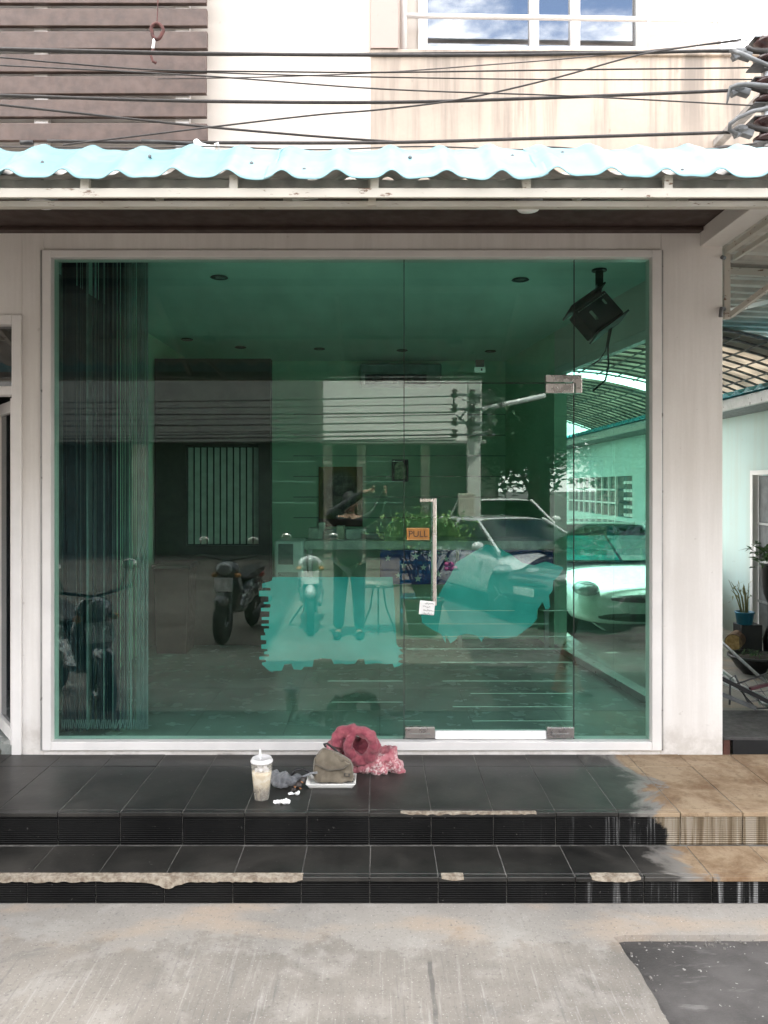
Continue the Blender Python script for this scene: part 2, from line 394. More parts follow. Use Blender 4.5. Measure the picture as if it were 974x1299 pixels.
# ================================================================== GROUND
def ragged(pts, amp, step=.05, seed=0.0):
    out = []
    for (a, b) in zip(pts[:-1], pts[1:]):
        a, b = Vector(a), Vector(b); n = max(1, int((b-a).length/step)); t = (b-a).normalized(); nr = Vector((-t.y, t.x))
        for i in range(n):
            p = a.lerp(b, i/n); k = amp*(mnoise.noise((p.x*7+seed, p.y*7, seed))+.5*mnoise.noise((p.x*23, p.y*23, seed)))
            out.append(tuple(p + nr*k))
    out.append(tuple(pts[-1])); return out
tag(MB().box(-260, -260, -1.0, 260, 260, -.028).build('ground', M_ASPH), kind='structure')
e1 = ragged([(.985, -6.0), (.990, 2.9), (.955, 3.155)], .012, .045, 1.0)
e2 = ragged([(.955, 3.165), (2.9, 3.20)], .010, .05, 2.0)
tag(MB().prism([(-30, -6.0)] + e1 + e2[1:] + [(2.9, 9.9), (-30, 9.9)], -.027, 0.0, 'z').build('concrete_pavement', M_STREET), kind='structure')
tag(MB().box(2.905, 3.3, -.027, 14, 30, -.002).build('alley_ground', M_STREET), kind='structure')
tag(MB().box(-40, -10.3, -.027, 40, -6.02, -.001).build('far_road_lane', M_STREET), kind='structure')
MBk = MB()
# mud and grit gathered along the edge of the broken asphalt
for i in range(90):
    if random.random() < .55: x, y = .97 + random.random()*1.6, 3.165 - abs(random.gauss(0, .018))
    else: y = 2.0 + random.random()*1.15; x = 1.0 + abs(random.gauss(0, .02))
    s_ = random.uniform(.002, .007)
    MBk.obox((x, y, -.028 + s_*.4), (s_*1.6, s_*1.2, s_), (random.random(), random.random(), random.random()*3))
tag(MBk.build('grit', M('dark_grit', (.16, .15, .14), .9)), kind='stuff')

# ================================================================== STEPS
st = thing('entrance_steps', 'two black tiled steps with chipped edges in front of the green glass shopfront', 'steps', (0, 3.7, 0))
D0, D1, Z1, Z2, WY, XL, XR = 3.405, 3.70, .12, .28, 4.50, -2.74, 2.56
MB().box(XL, D1+.008, -.02, XR, WY-.001, Z2-.0028).box(XL, D0+.008, -.02, XR, D1+.0075, Z1-.0028).build('core', M_GROUT, st)
cache = {}
def tile(nm, x0, y0, z0, x1, y1, z1, mat, jig=.0012):
    c = Vector(((x0+x1)/2, (y0+y1)/2, (z0+z1)/2)); key = (round(x1-x0, 3), round(y1-y0, 3), round(z1-z0, 3), mat.name)
    if key not in cache:
        h = Vector((x1-x0, y1-y0, z1-z0))/2; mb = MB().box(-h.x, -h.y, -h.z, h.x, h.y, h.z)
        o = mb.build(nm, mat); cache[key] = o.data
        b = o
    else:
        b = bpy.data.objects.new(nm, cache[key]); COL.objects.link(b)
    bv = b.modifiers.new('bevel', 'BEVEL'); bv.width = .0018; bv.segments = 1
    b.parent = st; b.location = c - st.location + Vector((0, random.uniform(-jig, jig)*.5, random.uniform(-jig, jig)))
    b.rotation_euler = (random.uniform(-1, 1)*.0012, random.uniform(-1, 1)*.003, random.uniform(-1, 1)*.002)
    return b
W1, W2 = .298, .302
for k in range(-9, 9):
    xa, xb = -.049+W1*k+.002, -.049+W1*(k+1)-.002
    tile('floor_tile', xa, D1+.030, Z2-.012, xb, 4.305, Z2, M_TILE)
    tile('floor_tile', xa, 4.309, Z2-.012, xb, WY-.004, Z2, M_TILE)
    tile('nosing_tile', xa, D1-.006, Z2-.020, xb, D1+.0275, Z2-.0005, M_TILE)
    tile('riser_tile', xa, D1, Z1+.003, xb, D1+.012, Z2-.0225, M_RTILE, .0006)
    xa, xb = -.042+W2*k+.002, -.042+W2*(k+1)-.002
    tile('floor_tile', xa, D0+.028, Z1-.012, xb, D1-.003, Z1, M_TILE)
    tile('nosing_tile', xa, D0-.006, Z1-.020, xb, D0+.0255, Z1-.0005, M_TILE)
    tile('riser_tile', xa, D0, .003, xb, D0+.012, Z1-.0225, M_RTILE, .0006)
# chipped nosings showing mortar
def broken(x0, x1, y, z, sag=(), seed=1.0, hgt=.020, deep=.032):
    n = max(4, int((x1-x0)/.014)); top, bot = [], []
    for i in range(n+1):
        x = x0+(x1-x0)*i/n; e = min(1, i/3, (n-i)/3)
        dz = .006*mnoise.noise((x*30, seed, 0)) + .005*mnoise.noise((x*80, seed, 2)) + sum(a*math.exp(-((x-c)/w_)**2) for c, w_, a in sag)
        top.append((x, z+.0012+.003*abs(mnoise.noise((x*40, seed, 3))))); bot.append((x, z-(hgt*(.55+.45*e))-max(-.004, dz)))
    MB().prism(top+bot[::-1], y-.009, y+deep, 'y').build('broken_edge', M_MORTAR, st)
broken(PX(-40, D0), PX(384, D0), D0, Z1, [(PX(213, D0), .05, .026), (PX(120, D0), .03, -.006)], 1.3)
broken(PX(560, D0), PX(588, D0), D0, Z1, [], 2.1, .014)
broken(PX(750, D0), PX(812, D0), D0, Z1, [], 4.1, .018)
broken(PX(508, D1), PX(680, D1), D1, Z2, [], 6.7, .008, .012)

# ================================================================== SHOPHOUSE
shop = thing('shophouse', 'white shophouse with a wide green glass front above black tiled steps', 'shophouse', (0, 4.5, 0))
def wx(px): return PX(px, 4.5)
def wz(py): return PZ(py, 4.5)
OX0, OX1, OZ0, OZ1 = wx(55), wx(838), wz(951), wz(318)
TOP = wz(292)
DX1, DZ1 = wx(16), wz(400)          # neighbouring doorway on the left
mb = MB()
mb.box(OX1, 4.5, Z2-.02, 2.0, 4.72, TOP)                       # right pier
mb.box(wx(28), 4.5, Z2-.02, OX0, 4.72, TOP)                    # left pier
mb.box(OX0, 4.5, OZ1, OX1, 4.72, TOP)                          # lintel
mb.box(OX0, 4.5, Z2-.02, OX1, 4.72, OZ0)                       # sill
mb.box(-3.3, 4.5, DZ1, wx(28), 4.72, TOP)                      # lintel over the left doorway
mb.build('front_wall', M_WALL, shop, bevel=.004)
MB().box(-14, 4.5, -.02, -3.32, 4.72, TOP).build('side_shop_wall', M_WALL, shop)
# window frame of white aluminium
fr = MB(); GX0, GX1, GZ0, GZ1 = wx(66), wx(826), wz(940), wz(327)
fr.box(OX0, 4.482, OZ0, GX0, 4.60, OZ1).box(GX1, 4.482, OZ0, OX1, 4.60, OZ1)
fr.box(GX0, 4.484, GZ1, GX1, 4.60, OZ1).box(GX0, 4.484, OZ0, GX1, 4.60, GZ0)
fo = fr.build('window_frame', M_ALU, shop, bevel=.003)
MB().box(OX0-.012, 4.488, OZ1-.002, OX0-.002, 4.497, OZ0).build('sealant_line', M_DKALU, fo); MB().box(OX1+.002, 4.488, OZ0, OX1+.010, 4.497, OZ1).build('sealant_line', M_DKALU, fo)
DL, DR, DT = wx(513), wx(729.5), wz(485)                        # glass door edges
gap = .0035
MB().box(GX0+.002, GY, GZ0+.002, DL-gap, GY+.010, GZ1-.002).build('glass_pane', M_GLASS, shop)
MB().box(DL, GY, DT+gap, DR, GY+.010, GZ1-.002).build('glass_pane', M_GLASS, shop)
MB().box(DR+gap, GY, GZ0+.002, GX1-.002, GY+.010, GZ1-.002).build('glass_pane', M_GLASS, shop)
door = MB().box(DL, GY, wz(937), DR-gap, GY+.010, DT).build('glass_door', M_GLASS, shop)
# door sweep, patch fittings, handle
MB().box(wx(552), GY-.012, wz(939), wx(694), GY+.022, wz(928.5)).build('door_sweep', M_WHITE, door, bevel=.003)
for a, b in ((514, 551.5), (694.5, 729)):
    pf = MB().box(wx(a), GY-.016, wz(937.5), wx(b), GY+.026, wz(924)).build('patch_fitting', M_STEEL, door, bevel=.002)
    MB().box(wx(a+6), GY-.018, wz(932.3), wx(b-6), GY-.0155, wz(931)).build('cover_groove', M_DKALU, pf)
MB().box(wx(693), GY-.016, wz(498), wx(728.6), GY+.026, DT-.004).build('patch_fitting', M_STEEL, door, bevel=.002)
MB().prism([(wx(693), DT+.004), (wx(728.6), DT+.004), (wx(728.6), DT-.003), (wx(731), DT-.003), (wx(731), wz(498)), (wx(739), wz(498)), (wx(739), wz(475)), (wx(693), wz(475))], GY-.016, GY+.026, 'y').build('patch_fitting', M_STEEL, shop, bevel=.002)
HY_ = GY-.065; hx, hz0, hz1 = PX(551, HY_), PZ(768, HY_), PZ(632, HY_)
hd = MB()
hd.box(hx-.011, HY_-.012, hz0, hx+.011, HY_+.012, hz1)
hd.box(hx-.011, HY_+.0125, hz1-.024, hx+.011, GY-.001, hz1).box(hx-.011, HY_+.0125, hz0, hx+.011, GY-.001, hz0+.024)
hd.box(hx-.085, HY_-.011, hz1-.022, hx-.0115, HY_+.011, hz1-.001)
hd.build('door_handle', M_STEEL, door, bevel=.003)
MB().box(hx-.010, GY+.011, hz0, hx+.010, GY+.06, hz0+.022).box(hx-.010, GY+.011, hz1-.022, hx+.010, GY+.06, hz1).box(hx-.010, GY+.0605, hz0, hx+.010, GY+.082, hz1).build('inner_handle', M_STEEL, door, bevel=.003)
# thin horizontal film stripes on the inside of the door and the pane
sb = MB()
for y, a, b in ((759,512,560),(776,512,655),(776,690,729),(793,513,700),(809,513,729),(825,512,729),(842,560,729),(866,562,729),(882,598,729),(899,575,729),(917,600,729),
                (866,415,512),(893,420,512),(917,505,535)):
    sb.box(max(wx(a), DL+.01) if a > 505 and b > 513 else wx(a), GY+.0105, wz(y)-.0015, wx(b)-.004 if b < 729 else DR-.008, GY+.0125, wz(y)+.0015)
sb.build('film_stripe', M_STRIPE, door)
sb = MB()
for y in (585, 611, 638):
    sb.box(wx(345), GY+.0105, wz(y)-.0014, wx(400), GY+.0118, wz(y)+.0014).box(wx(462), GY+.0105, wz(y)-.0014, wx(511), GY+.0118, wz(y)+.0014)
sb.build('film_stripe', M_STRIPE, shop)
# dark silicone along the joints between the panes
for x_, z0_, z1_ in ((DL-gap/2, DT, GZ1-.002), (DL-gap/2, GZ0+.002, DT-.001), (DR+gap/2, DT, GZ1-.002), (DR, GZ0+.002, wz(500))):
    MB().box(x_-.0021, GY-.001, z0_, x_+.0021, GY+.009, z1_).build('joint_seal', M_RUBBER, shop)
MB().box(DL, GY-.001, DT-.002, wx(692), GY+.009, DT+.0025).build('joint_seal', M_RUBBER, shop)
# pull sign
M_ORANGE = M('orange_sign_plastic', (.46, .20, .045), .4, var=.12); M_INK = M('dark_ink', (.03, .02, .02), .6)
ps = tag(MB().box(wx(516), GY-.0035, wz(685.5), wx(545), GY-.0006, wz(670)).build('pull_sign', M_ORANGE, bevel=.001), 'small orange plate reading PULL stuck on the glass door', 'sign')
bz = MB()
for a in (wz(685.5), wz(671)): bz.box(wx(516), GY-.0045, a, wx(545), GY-.0036, a+.005)
bz.build('border', M('pale_orange_rim', (.60, .36, .14), .4), ps)
text_obj('lettering', 'PULL', .052, M_INK, ps, (wx(530.5), GY-.0037, wz(678)), (R(90), 0, 0))

def slabxy(a, b, th, z0, z1):
    a, b = Vector(a), Vector(b); t = (b-a).normalized(); n = Vector((t.y, -t.x))*th
    return MB().prism([tuple(a), tuple(b), tuple(b+n), tuple(a+n)], z0, z1, 'z')
# left doorway with its open white door
ld = MB()
ld.box(wx(16), 4.486, Z2, wx(28), 4.60, DZ1).box(-3.3, 4.486, wz(412), wx(16)-.0005, 4.60, DZ1).box(-3.3, 4.49, wz(501), wx(16)-.0005, 4.60, wz(490))
ldf = ld.build('doorway_frame', M_ALU, shop, bevel=.003)
MB().box(-3.3, 4.55, wz(490)+.001, wx(16)-.002, 4.556, wz(412)-.001).build('transom_pane', M_UPGL, ldf)
lz = wz(503); lf = MB(); LA, LB = Vector((-2.17, 4.625)), Vector((-2.455, 5.0))
for q in (0, 1):
    c_ = LA.lerp(LB, q); lf.beam((c_.x, c_.y, Z2+.02), (c_.x, c_.y, lz), .05, .06)
lf.beam((LA.x-.03, LA.y+.04, Z2+.06), (LB.x+.03, LB.y-.04, Z2+.06), .04, .078); lf.beam((LA.x-.03, LA.y+.04, lz-.04), (LB.x+.03, LB.y-.04, lz-.04), .04, .07)
lfo = lf.build('door_leaf', M_ALU, shop, bevel=.002)
slabxy(LA.lerp(LB, .1), LA.lerp(LB, .9), .006, Z2+.101, lz-.077).build('leaf_glass', M_UPGL, lfo)
MB().box(-3.3, 7.0, Z2, -2.26, 7.1, TOP).box(-3.32, 4.73, Z2, -3.24, 7.0, TOP).build('dark_room_wall', M_INDARK, shop)
MB().box(-3.24, 4.73, Z2-.05, -2.27, 7.0, Z2).build('dark_room_floor', M_INFLOOR, shop)

# interior shell
FL, CL, BY = .30, 3.30, 9.0
MB().box(-2.26, 4.62, .02, 1.98, BY+.1, FL).build('inner_floor', M_INFLOOR, shop)
ft = MB()
for i in range(1, 8): ft.box(-2.2, 4.7+.6*i, FL-.001, 1.95, 4.7+.6*i+.006, FL+.0012)
for i in range(-3, 4): ft.box(.6*i, 4.7, FL-.001, .6*i+.006, BY, FL+.0008)
ft.build('floor_joint', M('tile_joint', (.16, .17, .16), .8), shop)
MB().box(-3.3, 4.725, CL, 1.99, BY+.1, TOP+.02).build('ceiling', M_CEIL, shop)
MB().box(-2.25, BY, FL, 1.62, BY+.1, CL).build('back_wall', M_INW, shop)
gv = MB()
for i in range(9): gv.box(-1.0, BY-.006, .75+.24*i, 1.6, BY-.0005, .762+.24*i)
gv.build('wall_groove', M('groove_shade', (.30, .36, .31), .8), shop)
MB().box(-2.258, 4.73, FL, -2.2, 6.4, CL).build('side_wall', M_INDARK, shop)
MB().box(-2.258, 6.4, FL, -2.2, BY, CL).build('side_wall', M_INW, shop)
# brown partition with a window that has vertical blinds
YP = 7.5; pxa, pxb = PX(196, YP), PX(343, YP); wa, wb, wt, wl = PX(236, YP), PX(328, YP), PZ(566, YP), PZ(692, YP)
pt = MB()
pt.box(pxa, YP, FL, wa, YP+.12, 3.08).box(wb, YP, FL, pxb, YP+.12, 3.08).box(wa, YP, wt, wb, YP+.12, 3.08).box(wa, YP, FL, wb, YP+.12, wl)
part = tag(pt.build('partition', M_PART), 'dark brown partition with a blind-covered opening at the left of the room', 'partition')
M_BLIND = M('blind_fabric', (.40, .42, .38), .8, var=.1)
for i in range(11):
    x = wa + (wb-wa)*(i+.5)/11
    MB().obox((x, YP+.06, (wt+wl)/2), (.05, .004, wt-wl-.02), (0, 0, R(24))).build('blind_slat', M_BLIND, part)
MB().box(wa, YP+.09, wl, wb, YP+.10, wt).build('backing', M('dark_backing', (.02, .025, .022), .8), part)
# side wall of glass, turned slightly away from the front
A, B = Vector((1.985, 4.725)), Vector((1.655, 7.30)); C = Vector((1.47, 9.0))
def lerp2(a, b, t): return (a.x+(b.x-a.x)*t, a.y+(b.y-a.y)*t)
slabxy(B, C, .12, 0, CL).build('side_wall', M_INW, shop)
slabxy(A, B, .10, -.02, FL+.05).build('kerb_beam', M_DKALU, shop)
for i in range(2):
    slabxy(lerp2(A, B, i/2+.003), lerp2(A, B, (i+1)/2-.003), .01, FL+.052, 2.88).build('side_pane', M_SGLASS, shop)
slabxy(A, B, .07, 2.882, 2.95).build('side_frame', M_ALU, shop, bevel=.003)
slabxy(A, B, .09, 2.952, CL).build('side_header', M_WALLR, shop)
# ceiling downlights (unlit)
M_LAMP = M('lamp_glass', (.30, .31, .30), .3)
for px, py in ((278, 351), (660, 354), (237, 430), (405, 442), (510, 444), (622, 445), (305, 440)):
    Y = (CL-CZ)*F/(HY-py); x = PX(px, Y)
    dl = MB().lathe([(.055, CL-.001), (.062, CL-.008), (.05, CL-.012), (.045, CL-.004)], (x, Y, 0), 18).build('downlight', M_GREYST, shop, smooth=True)
    MB().lathe([(.043, CL-.005), (.02, CL-.011), (.001, CL-.012)], (x, Y, 0), 14).build('bulb', M_LAMP, dl, smooth=True)

# soffit, side beam, upper storey
MB().box(-14, 3.72, TOP+.002, 1.866, 4.5, TOP+.05).build('soffit', M_SOFFIT, shop)
MB().box(-14, 4.44, TOP-.02, 1.864, 4.499, TOP+.001).build('soffit_trim', M_SOFFIT, shop, bevel=.003)
MB().box(1.868, 3.62, 3.236, 2.0, 4.499, 3.37).build('side_beam', M_WALLR, shop, bevel=.004)
UY = 3.60; pz = 3.871
MB().box(-14, UY+.005, 3.205, 1.866, 3.80, 3.258).build('soffit_beam', M_SOFFIT, shop)
MB().box(-14, UY, 3.26, PX(470, UY), 3.80, 7.0).build('upper_wall', M_UPL, shop)
MB().box(PX(470, UY)+.0005, UY-.0, 3.26, 2.0, 3.715, pz-.03).build('parapet', M_UP, shop)
MB().box(PX(470, UY)+.001, UY-.014, pz-.03, 2.03, 3.72, pz).build('parapet_ledge', M_UP, shop, bevel=.006)
MB().box(PX(470, UY)+.001, UY-.02, pz+.001, PX(505, UY), 3.80, 7.0).build('upper_pier', M_PINK, shop)
WYY = 3.725; ux0, ux1, uz0 = PX(540, WYY), PX(811, WYY), PZ(63.5, WYY)
ur = PX(912, WYY)
mb = MB().box(PX(505, UY)+.001, WYY, pz-.02, ux0, 3.90, 7.0).box(ux1, WYY, pz-.02, ur, 3.90, 7.0).box(ux0, WYY, pz-.02, ux1, 3.90, uz0).box(ux0, WYY, uz0+1.3, ux1, 3.90, 7.0)
mb.build('upper_wall', M_UPL, shop)
MB().box(-14, 3.92, 3.38, ur-.002, 9.1, 7.0).build('upper_storey', M_UPL, shop)
MB().box(ur, 3.725, 3.40, 2.0, 9.1, pz-.05).build('balcony_slab', M_UP, shop)
uw = MB()
for a, b in ((530, 542), (672, 683), (724, 735), (808, 820)): uw.box(PX(a, WYY), WYY-.012, uz0-.03, PX(b, WYY), WYY+.05, uz0+1.32)
for a, b in ((542.5, 671.5), (683.5, 723.5), (735.5, 807.5)): uw.box(PX(a, WYY), WYY-.010, uz0-.03, PX(b, WYY), WYY+.05, uz0+.012)
uwo = uw.build('upper_window', M_ALU, shop, bevel=.002)
for a, b in ((542, 672), (683, 724), (735, 808)): MB().box(PX(a, WYY)-.002, WYY+.02, uz0+.005, PX(b, WYY)+.002, WYY+.026, uz0+1.31).build('window_pane', M_UPGL, uwo)
MB().box(ux0, 3.86, uz0, ux1, 3.895, uz0+1.3).build('dark_room', M_INDARK, uwo)
cu = MB()
def curt(u, v): return (ux0+.02+.44*u, 3.83+.02*math.sin(u*40), uz0+.01+1.2*v)
cu.grid(curt, 60, 2); cu.build('curtain', M('grey_curtain', (.30, .31, .29), .9), uwo, smooth=True)
tbk = thing('shadow_block', 'tall apartment block added to shadow the left side of the street', 'apartment block', (-9, 7, 7))  # off-frame tower added only to throw shadow across the left of the street
MB().box(-19, 4.2, 7.005, -1.15, 9, 46).build('block_wall', M_OPPG, tbk)
for k in range(11):
    for x in (-17, -13.5, -10, -6.5, -3.2): MB().box(x-.9, 4.17, 9+3.3*k, x+.9, 4.199, 10.6+3.3*k).build('window', M_UPGL, tbk)
rl = thing('balcony_railing', 'white pipe railing in front of the upstairs window', 'railing', (.9, 3.64, pz))
ry = 3.645
MB().tube([(PX(512, ry), ry, PZ(20, ry)), (PX(913, ry), ry, PZ(26, ry))], .012, 10).build('top_pipe', M_ALU, rl, smooth=True)
for px in (512, 822, 912): MB().tube([(PX(px, ry), ry, pz+.0005), (PX(px, ry), ry, 4.6)], .009 if px > 600 else .016, 8).build('post', M_ALU, rl, smooth=True)
MB().tube([(PX(912, ry), ry, PZ(22, ry)), (PX(878, ry), ry+.01, pz+.005)], .008, 8).build('brace', M_ALU, rl, smooth=True)

# ================================================================== SLATTED SCREEN upstairs
SY = 3.50
scr = thing('slatted_screen', 'brown horizontal slatted screen on the wall left of the wires', 'screen', (-1.5, SY, 3.4))
for px in (52, 231): MB().box(PX(px-8, SY+.03), SY+.025, 3.30, PX(px+9, SY+.03), SY+.06, 5.2).build('upright', M_ALU, scr)
for px in (52, 231): MB().box(PX(px-5, SY+.06), SY+.061, 3.45, PX(px+5, SY+.06), UY-.001, 3.50).box(PX(px-5, SY+.06), SY+.061, 4.3, PX(px+5, SY+.06), UY-.001, 4.35).build('wall_bracket', M_SILVER, scr)
for i in range(18):
    zc = PZ(166.5-29*i, SY); dz = random.uniform(-.002, .002)
    x0, x1 = -3.4, PX(262, SY)+random.uniform(-.004, .003)
    s_ = MB().obox(((x0+x1)/2, SY+.012, zc+dz), (x1-x0, .024, .079), (R(random.uniform(-1, 1)), R(random.uniform(-.12, .12)), 0)).build('slat', M_BROWN, scr, bevel=.003)

# ================================================================== FRONT CANOPY
can = thing('front_canopy', 'white steel canopy roofed with pale cyan tile sheets over the shopfront', 'canopy', (0, 2.5, 2.7))
CXL, CXR = -5.2, 4.2; RP = .171; RO = PX(357, 2.4)
def ridge(x): return .027*(.5+.5*math.cos(2*math.pi*(x-RO)/RP))**3
for k in range(11):
    xa = RO - RP*.32 - RP*5*(6-k); xb = xa + RP*5 + .03; lift = .006*(k % 2) + random.uniform(0, .003); tl = random.uniform(-.003, .003)
    def fn(u, v, xa=xa, xb=xb, lift=lift, tl=tl):
        x = xa+(xb-xa)*u; y = 2.40+.27*v
        dent = .009*mnoise.noise((x*4, v*2, k)) + .004*mnoise.noise((x*17, v*3, k))
        return (x, y, 2.793 + .194*v + .014*math.sin(math.pi*min(1, v*1.05)) + .010*(1 if v > .5 else 0) + ridge(x)*(1.0-.35*v) + lift + tl*(u-.5) + dent)
    o = MB().grid(fn, 100, 12).build('roof_tile_sheet', M_ROOF, can, smooth=True)
    sm = o.modifiers.new('solid', 'SOLIDIFY'); sm.thickness = .0025
    sc = MB()
    for q in range(3):
        u = (q*2+.7)/5.2; v = random.uniform(.12, .75); x, y, z = fn(u, v); sc.lathe([(.006, z-.002), (.006, z+.004), (.003, z+.007)], (x, y, 0), 8)
    sc.build('roof_screw', M_GREYST, o)
def fn2(u, v):
    x = CXL+(CXR-CXL)*u; y = 2.54+1.05*v; return (x, y, 2.862+.386*v + .03*(.5+.5*math.cos(2*math.pi*(x-RO)/RP))**2)
o = MB().grid(fn2, 560, 2).build('roof_sheet', M_ROOFU, can, smooth=True); o.modifiers.new('solid', 'SOLIDIFY').thickness = .001
MB().grid(lambda u, v: (CXL+(CXR-CXL)*u+.02*v, 2.470+.004*math.cos(u*690), 2.775+.045*v), 620, 1).build('fascia_sheet', M_ROOFU, can, smooth=True)
MB().box(CXL, 2.425, PZ(250.5, 2.425), CXR, 2.436, PZ(238.5, 2.425)).build('chord', M_STEELW, can, bevel=.002)
MB().box(CXL, 2.50, PZ(262.5, 2.5), CXR, 2.525, PZ(254.5, 2.5)).build('chord', M_STEELW, can, bevel=.002)
for px in (-80, 107, 296, 475, 668, 848, 1030):
    x = PX(px, 2.43); MB().box(x-.013, 2.43, PZ(238.5, 2.425)+.0005, x+.013, 2.452, PZ(222, 2.43)).build('strut', M_STEELW, can)
for px in (475,):
    x = PX(px-3, 2.47); MB().box(x-.012, 2.4555, PZ(261, 2.46), x+.012, 2.475, PZ(224, 2.46)).build('strut', M_STEELW, can)
for a, b in ((205, 168), (728, 768), (-30, -70), (1010, 1050)):
    MB().beam((PX(a, 2.52), 2.515, PZ(253, 2.5)), (PX(b, 2.6)+(0), 2.78, 2.93), .016, .022).build('brace', M_STEELW, can)
for x in (-4.2, -2.9, -1.6, -.3, 1.0, 2.3, 3.6):
    MB().beam((x, 2.53, 2.80), (x, 3.598, 3.205), .03, .05).build('rafter', M_STEELW, can)
MB().box(CXL, 3.02, 2.985, CXR, 3.05, 3.015).build('purlin', M_STEELW, can)
# two dead round lamps under the canopy
for px, py in ((54, 260), (670, 265)):
    Yl = 3.05; x = PX(px, Yl); z = PZ(py, Yl)+.012
    rs = thing('ceiling_lamp', 'round unlit canopy lamp, the one nearer the brown screen' if px < 300 else 'round unlit canopy lamp above the glass door', 'lamp', (x, Yl, z))
    MB().lathe([(.03, z+.05), (.055, z+.03), (.058, z), (.05, z-.004)], (x, Yl, 0), 18).build('housing', M_GREYST, rs, smooth=True)
    MB().lathe([(.049, z-.004), (.04, z-.018), (.002, z-.026)], (x, Yl, 0), 18).build('lens', M_WHITE, rs, smooth=True)
    MB().tube([(x, Yl, z+.05), (x, Yl, 3.05)], .006, 6).build('stem', M_GREYST, rs)

# ================================================================== SIDE CANOPY over the alley
sc_ = thing('side_canopy', 'grey corrugated side canopy on white brackets beside the right pier', 'canopy', (2.0, 5.0, 3.2))
def sd(u, v):
    x = 2.003+2.53*u; y = 2.7+4.9*v
    c = math.cos(2*math.pi*y/.19); return (x, y, 3.40-.10*u*1.2 + .02*(1 if c > .3 else (-1 if c < -.3 else c/.3)))
o = MB().grid(lambda u, v: sd(u, v), 2, 310).build('roof_sheet', M_SIDE, sc_); o.modifiers.new('solid', 'SOLIDIFY').thickness = .0012
for y in (2.9, 5.35): MB().beam((2.04, y, 3.345), (4.5, y, 3.235), .04, .05).build('purlin', M_STEELW, sc_)
bx_, bz1, bz0 = 2.035, 1.84+.304*4.53, PZ(405, 4.53)
MB().box(bx_-.018, 4.515, bz0, bx_+.018, 4.55, bz1+.02).build('bracket_post', M_STEELW, sc_, bevel=.002)
MB().beam((bx_, 4.514, bz1), (bx_, 2.6, bz1+.02), .035, .035).build('bracket_arm', M_STEELW, sc_, bevel=.002)
MB().beam((bx_+.06, 4.56, bz1-.03), (bx_+.06, 2.6, bz1-.02), .02, .03).build('bracket_arm', M_STEELW, sc_, bevel=.002)
MB().beam((bx_+.02, 4.53, bz0+.02), (2.36, 4.05, bz0+.30), .03, .03).build('bracket_strut', M_STEELW, sc_, bevel=.002)
MB().beam((bx_+.01, 4.545, bz0+.05), (2.9, 5.6, 3.2), .022, .03).build('bracket_strut', M_STEELW, sc_, bevel=.002)
MB().tube([(2.005, 4.49, bz0+.05), (1.98, 4.47, bz0+.05), (1.975, 4.47, bz0)], .012, 8).build('bolt', M_GREYST, sc_)
MB().tube([(2.005, 4.49, bz1-.05), (1.985, 4.475, bz1-.05)], .012, 8).build('bolt', M_GREYST, sc_)
vc = thing('vault_canopy', 'translucent arched canopy with a grid of ribs behind the side canopy', 'canopy', (2.6, 7.5, 2.9))
def vlt(u, v):
    a = R(100 - 88*u); return (2.0+2.15*u, 6.9+8.1*v, 2.78+.56*math.sin(a)**.8)
m = bpy.data.materials.new('translucent_sheet'); m.use_nodes = True
N, L = m.node_tree.nodes, m.node_tree.links; N.remove(N['Principled BSDF'])
t1 = N.new('ShaderNodeBsdfTranslucent'); t1.inputs[0].default_value = (.46, .425, .37, 1); t2 = N.new('ShaderNodeBsdfDiffuse'); t2.inputs[0].default_value = (.36, .34, .31, 1)
mx = N.new('ShaderNodeMixShader'); L.new(t1.outputs[0], mx.inputs[1]); L.new(t2.outputs[0], mx.inputs[2])
g = G(N, L); L.new(g.ramp(g.noise(g.pos(), 3, 5), .3, .7, .4, .7), mx.inputs[0]); L.new(mx.outputs[0], N['Material Output'].inputs[0]); M_TRANS = m
for v0, v1 in ((0, .36), (.44, 1)):
    o = MB().grid(lambda u, v: vlt(u, v0+(v1-v0)*v), 24, 4).build('vault_sheet', M_TRANS, vc, smooth=True); o.modifiers.new('solid', 'SOLIDIFY').thickness = .002
for i in range(34):
    v = i/33
    if .365 < v < .435: continue
    MB().tube([Vector(vlt(u/16, v))-Vector((0, 0, .025)) for u in range(17)], .013, 6).build('rib', M_GREYST, vc)
for i in range(9):
    u = (i+.3)/9.3; 
    for v0, v1 in ((0, .36), (.44, 1)):
        a, b = Vector(vlt(u, v0)), Vector(vlt(u, v1)); MB().beam(a-Vector((0, 0, .05)), b-Vector((0, 0, .05)), .013, .013).build('lath', M_GREYST, vc)
e_ = Vector(vlt(1, 0)); f_ = Vector(vlt(1, 1))
MB().beam(e_-Vector((0, 0, .06)), f_-Vector((0, 0, .06)), .06, .08).build('edge_beam', M_GREYST, vc)

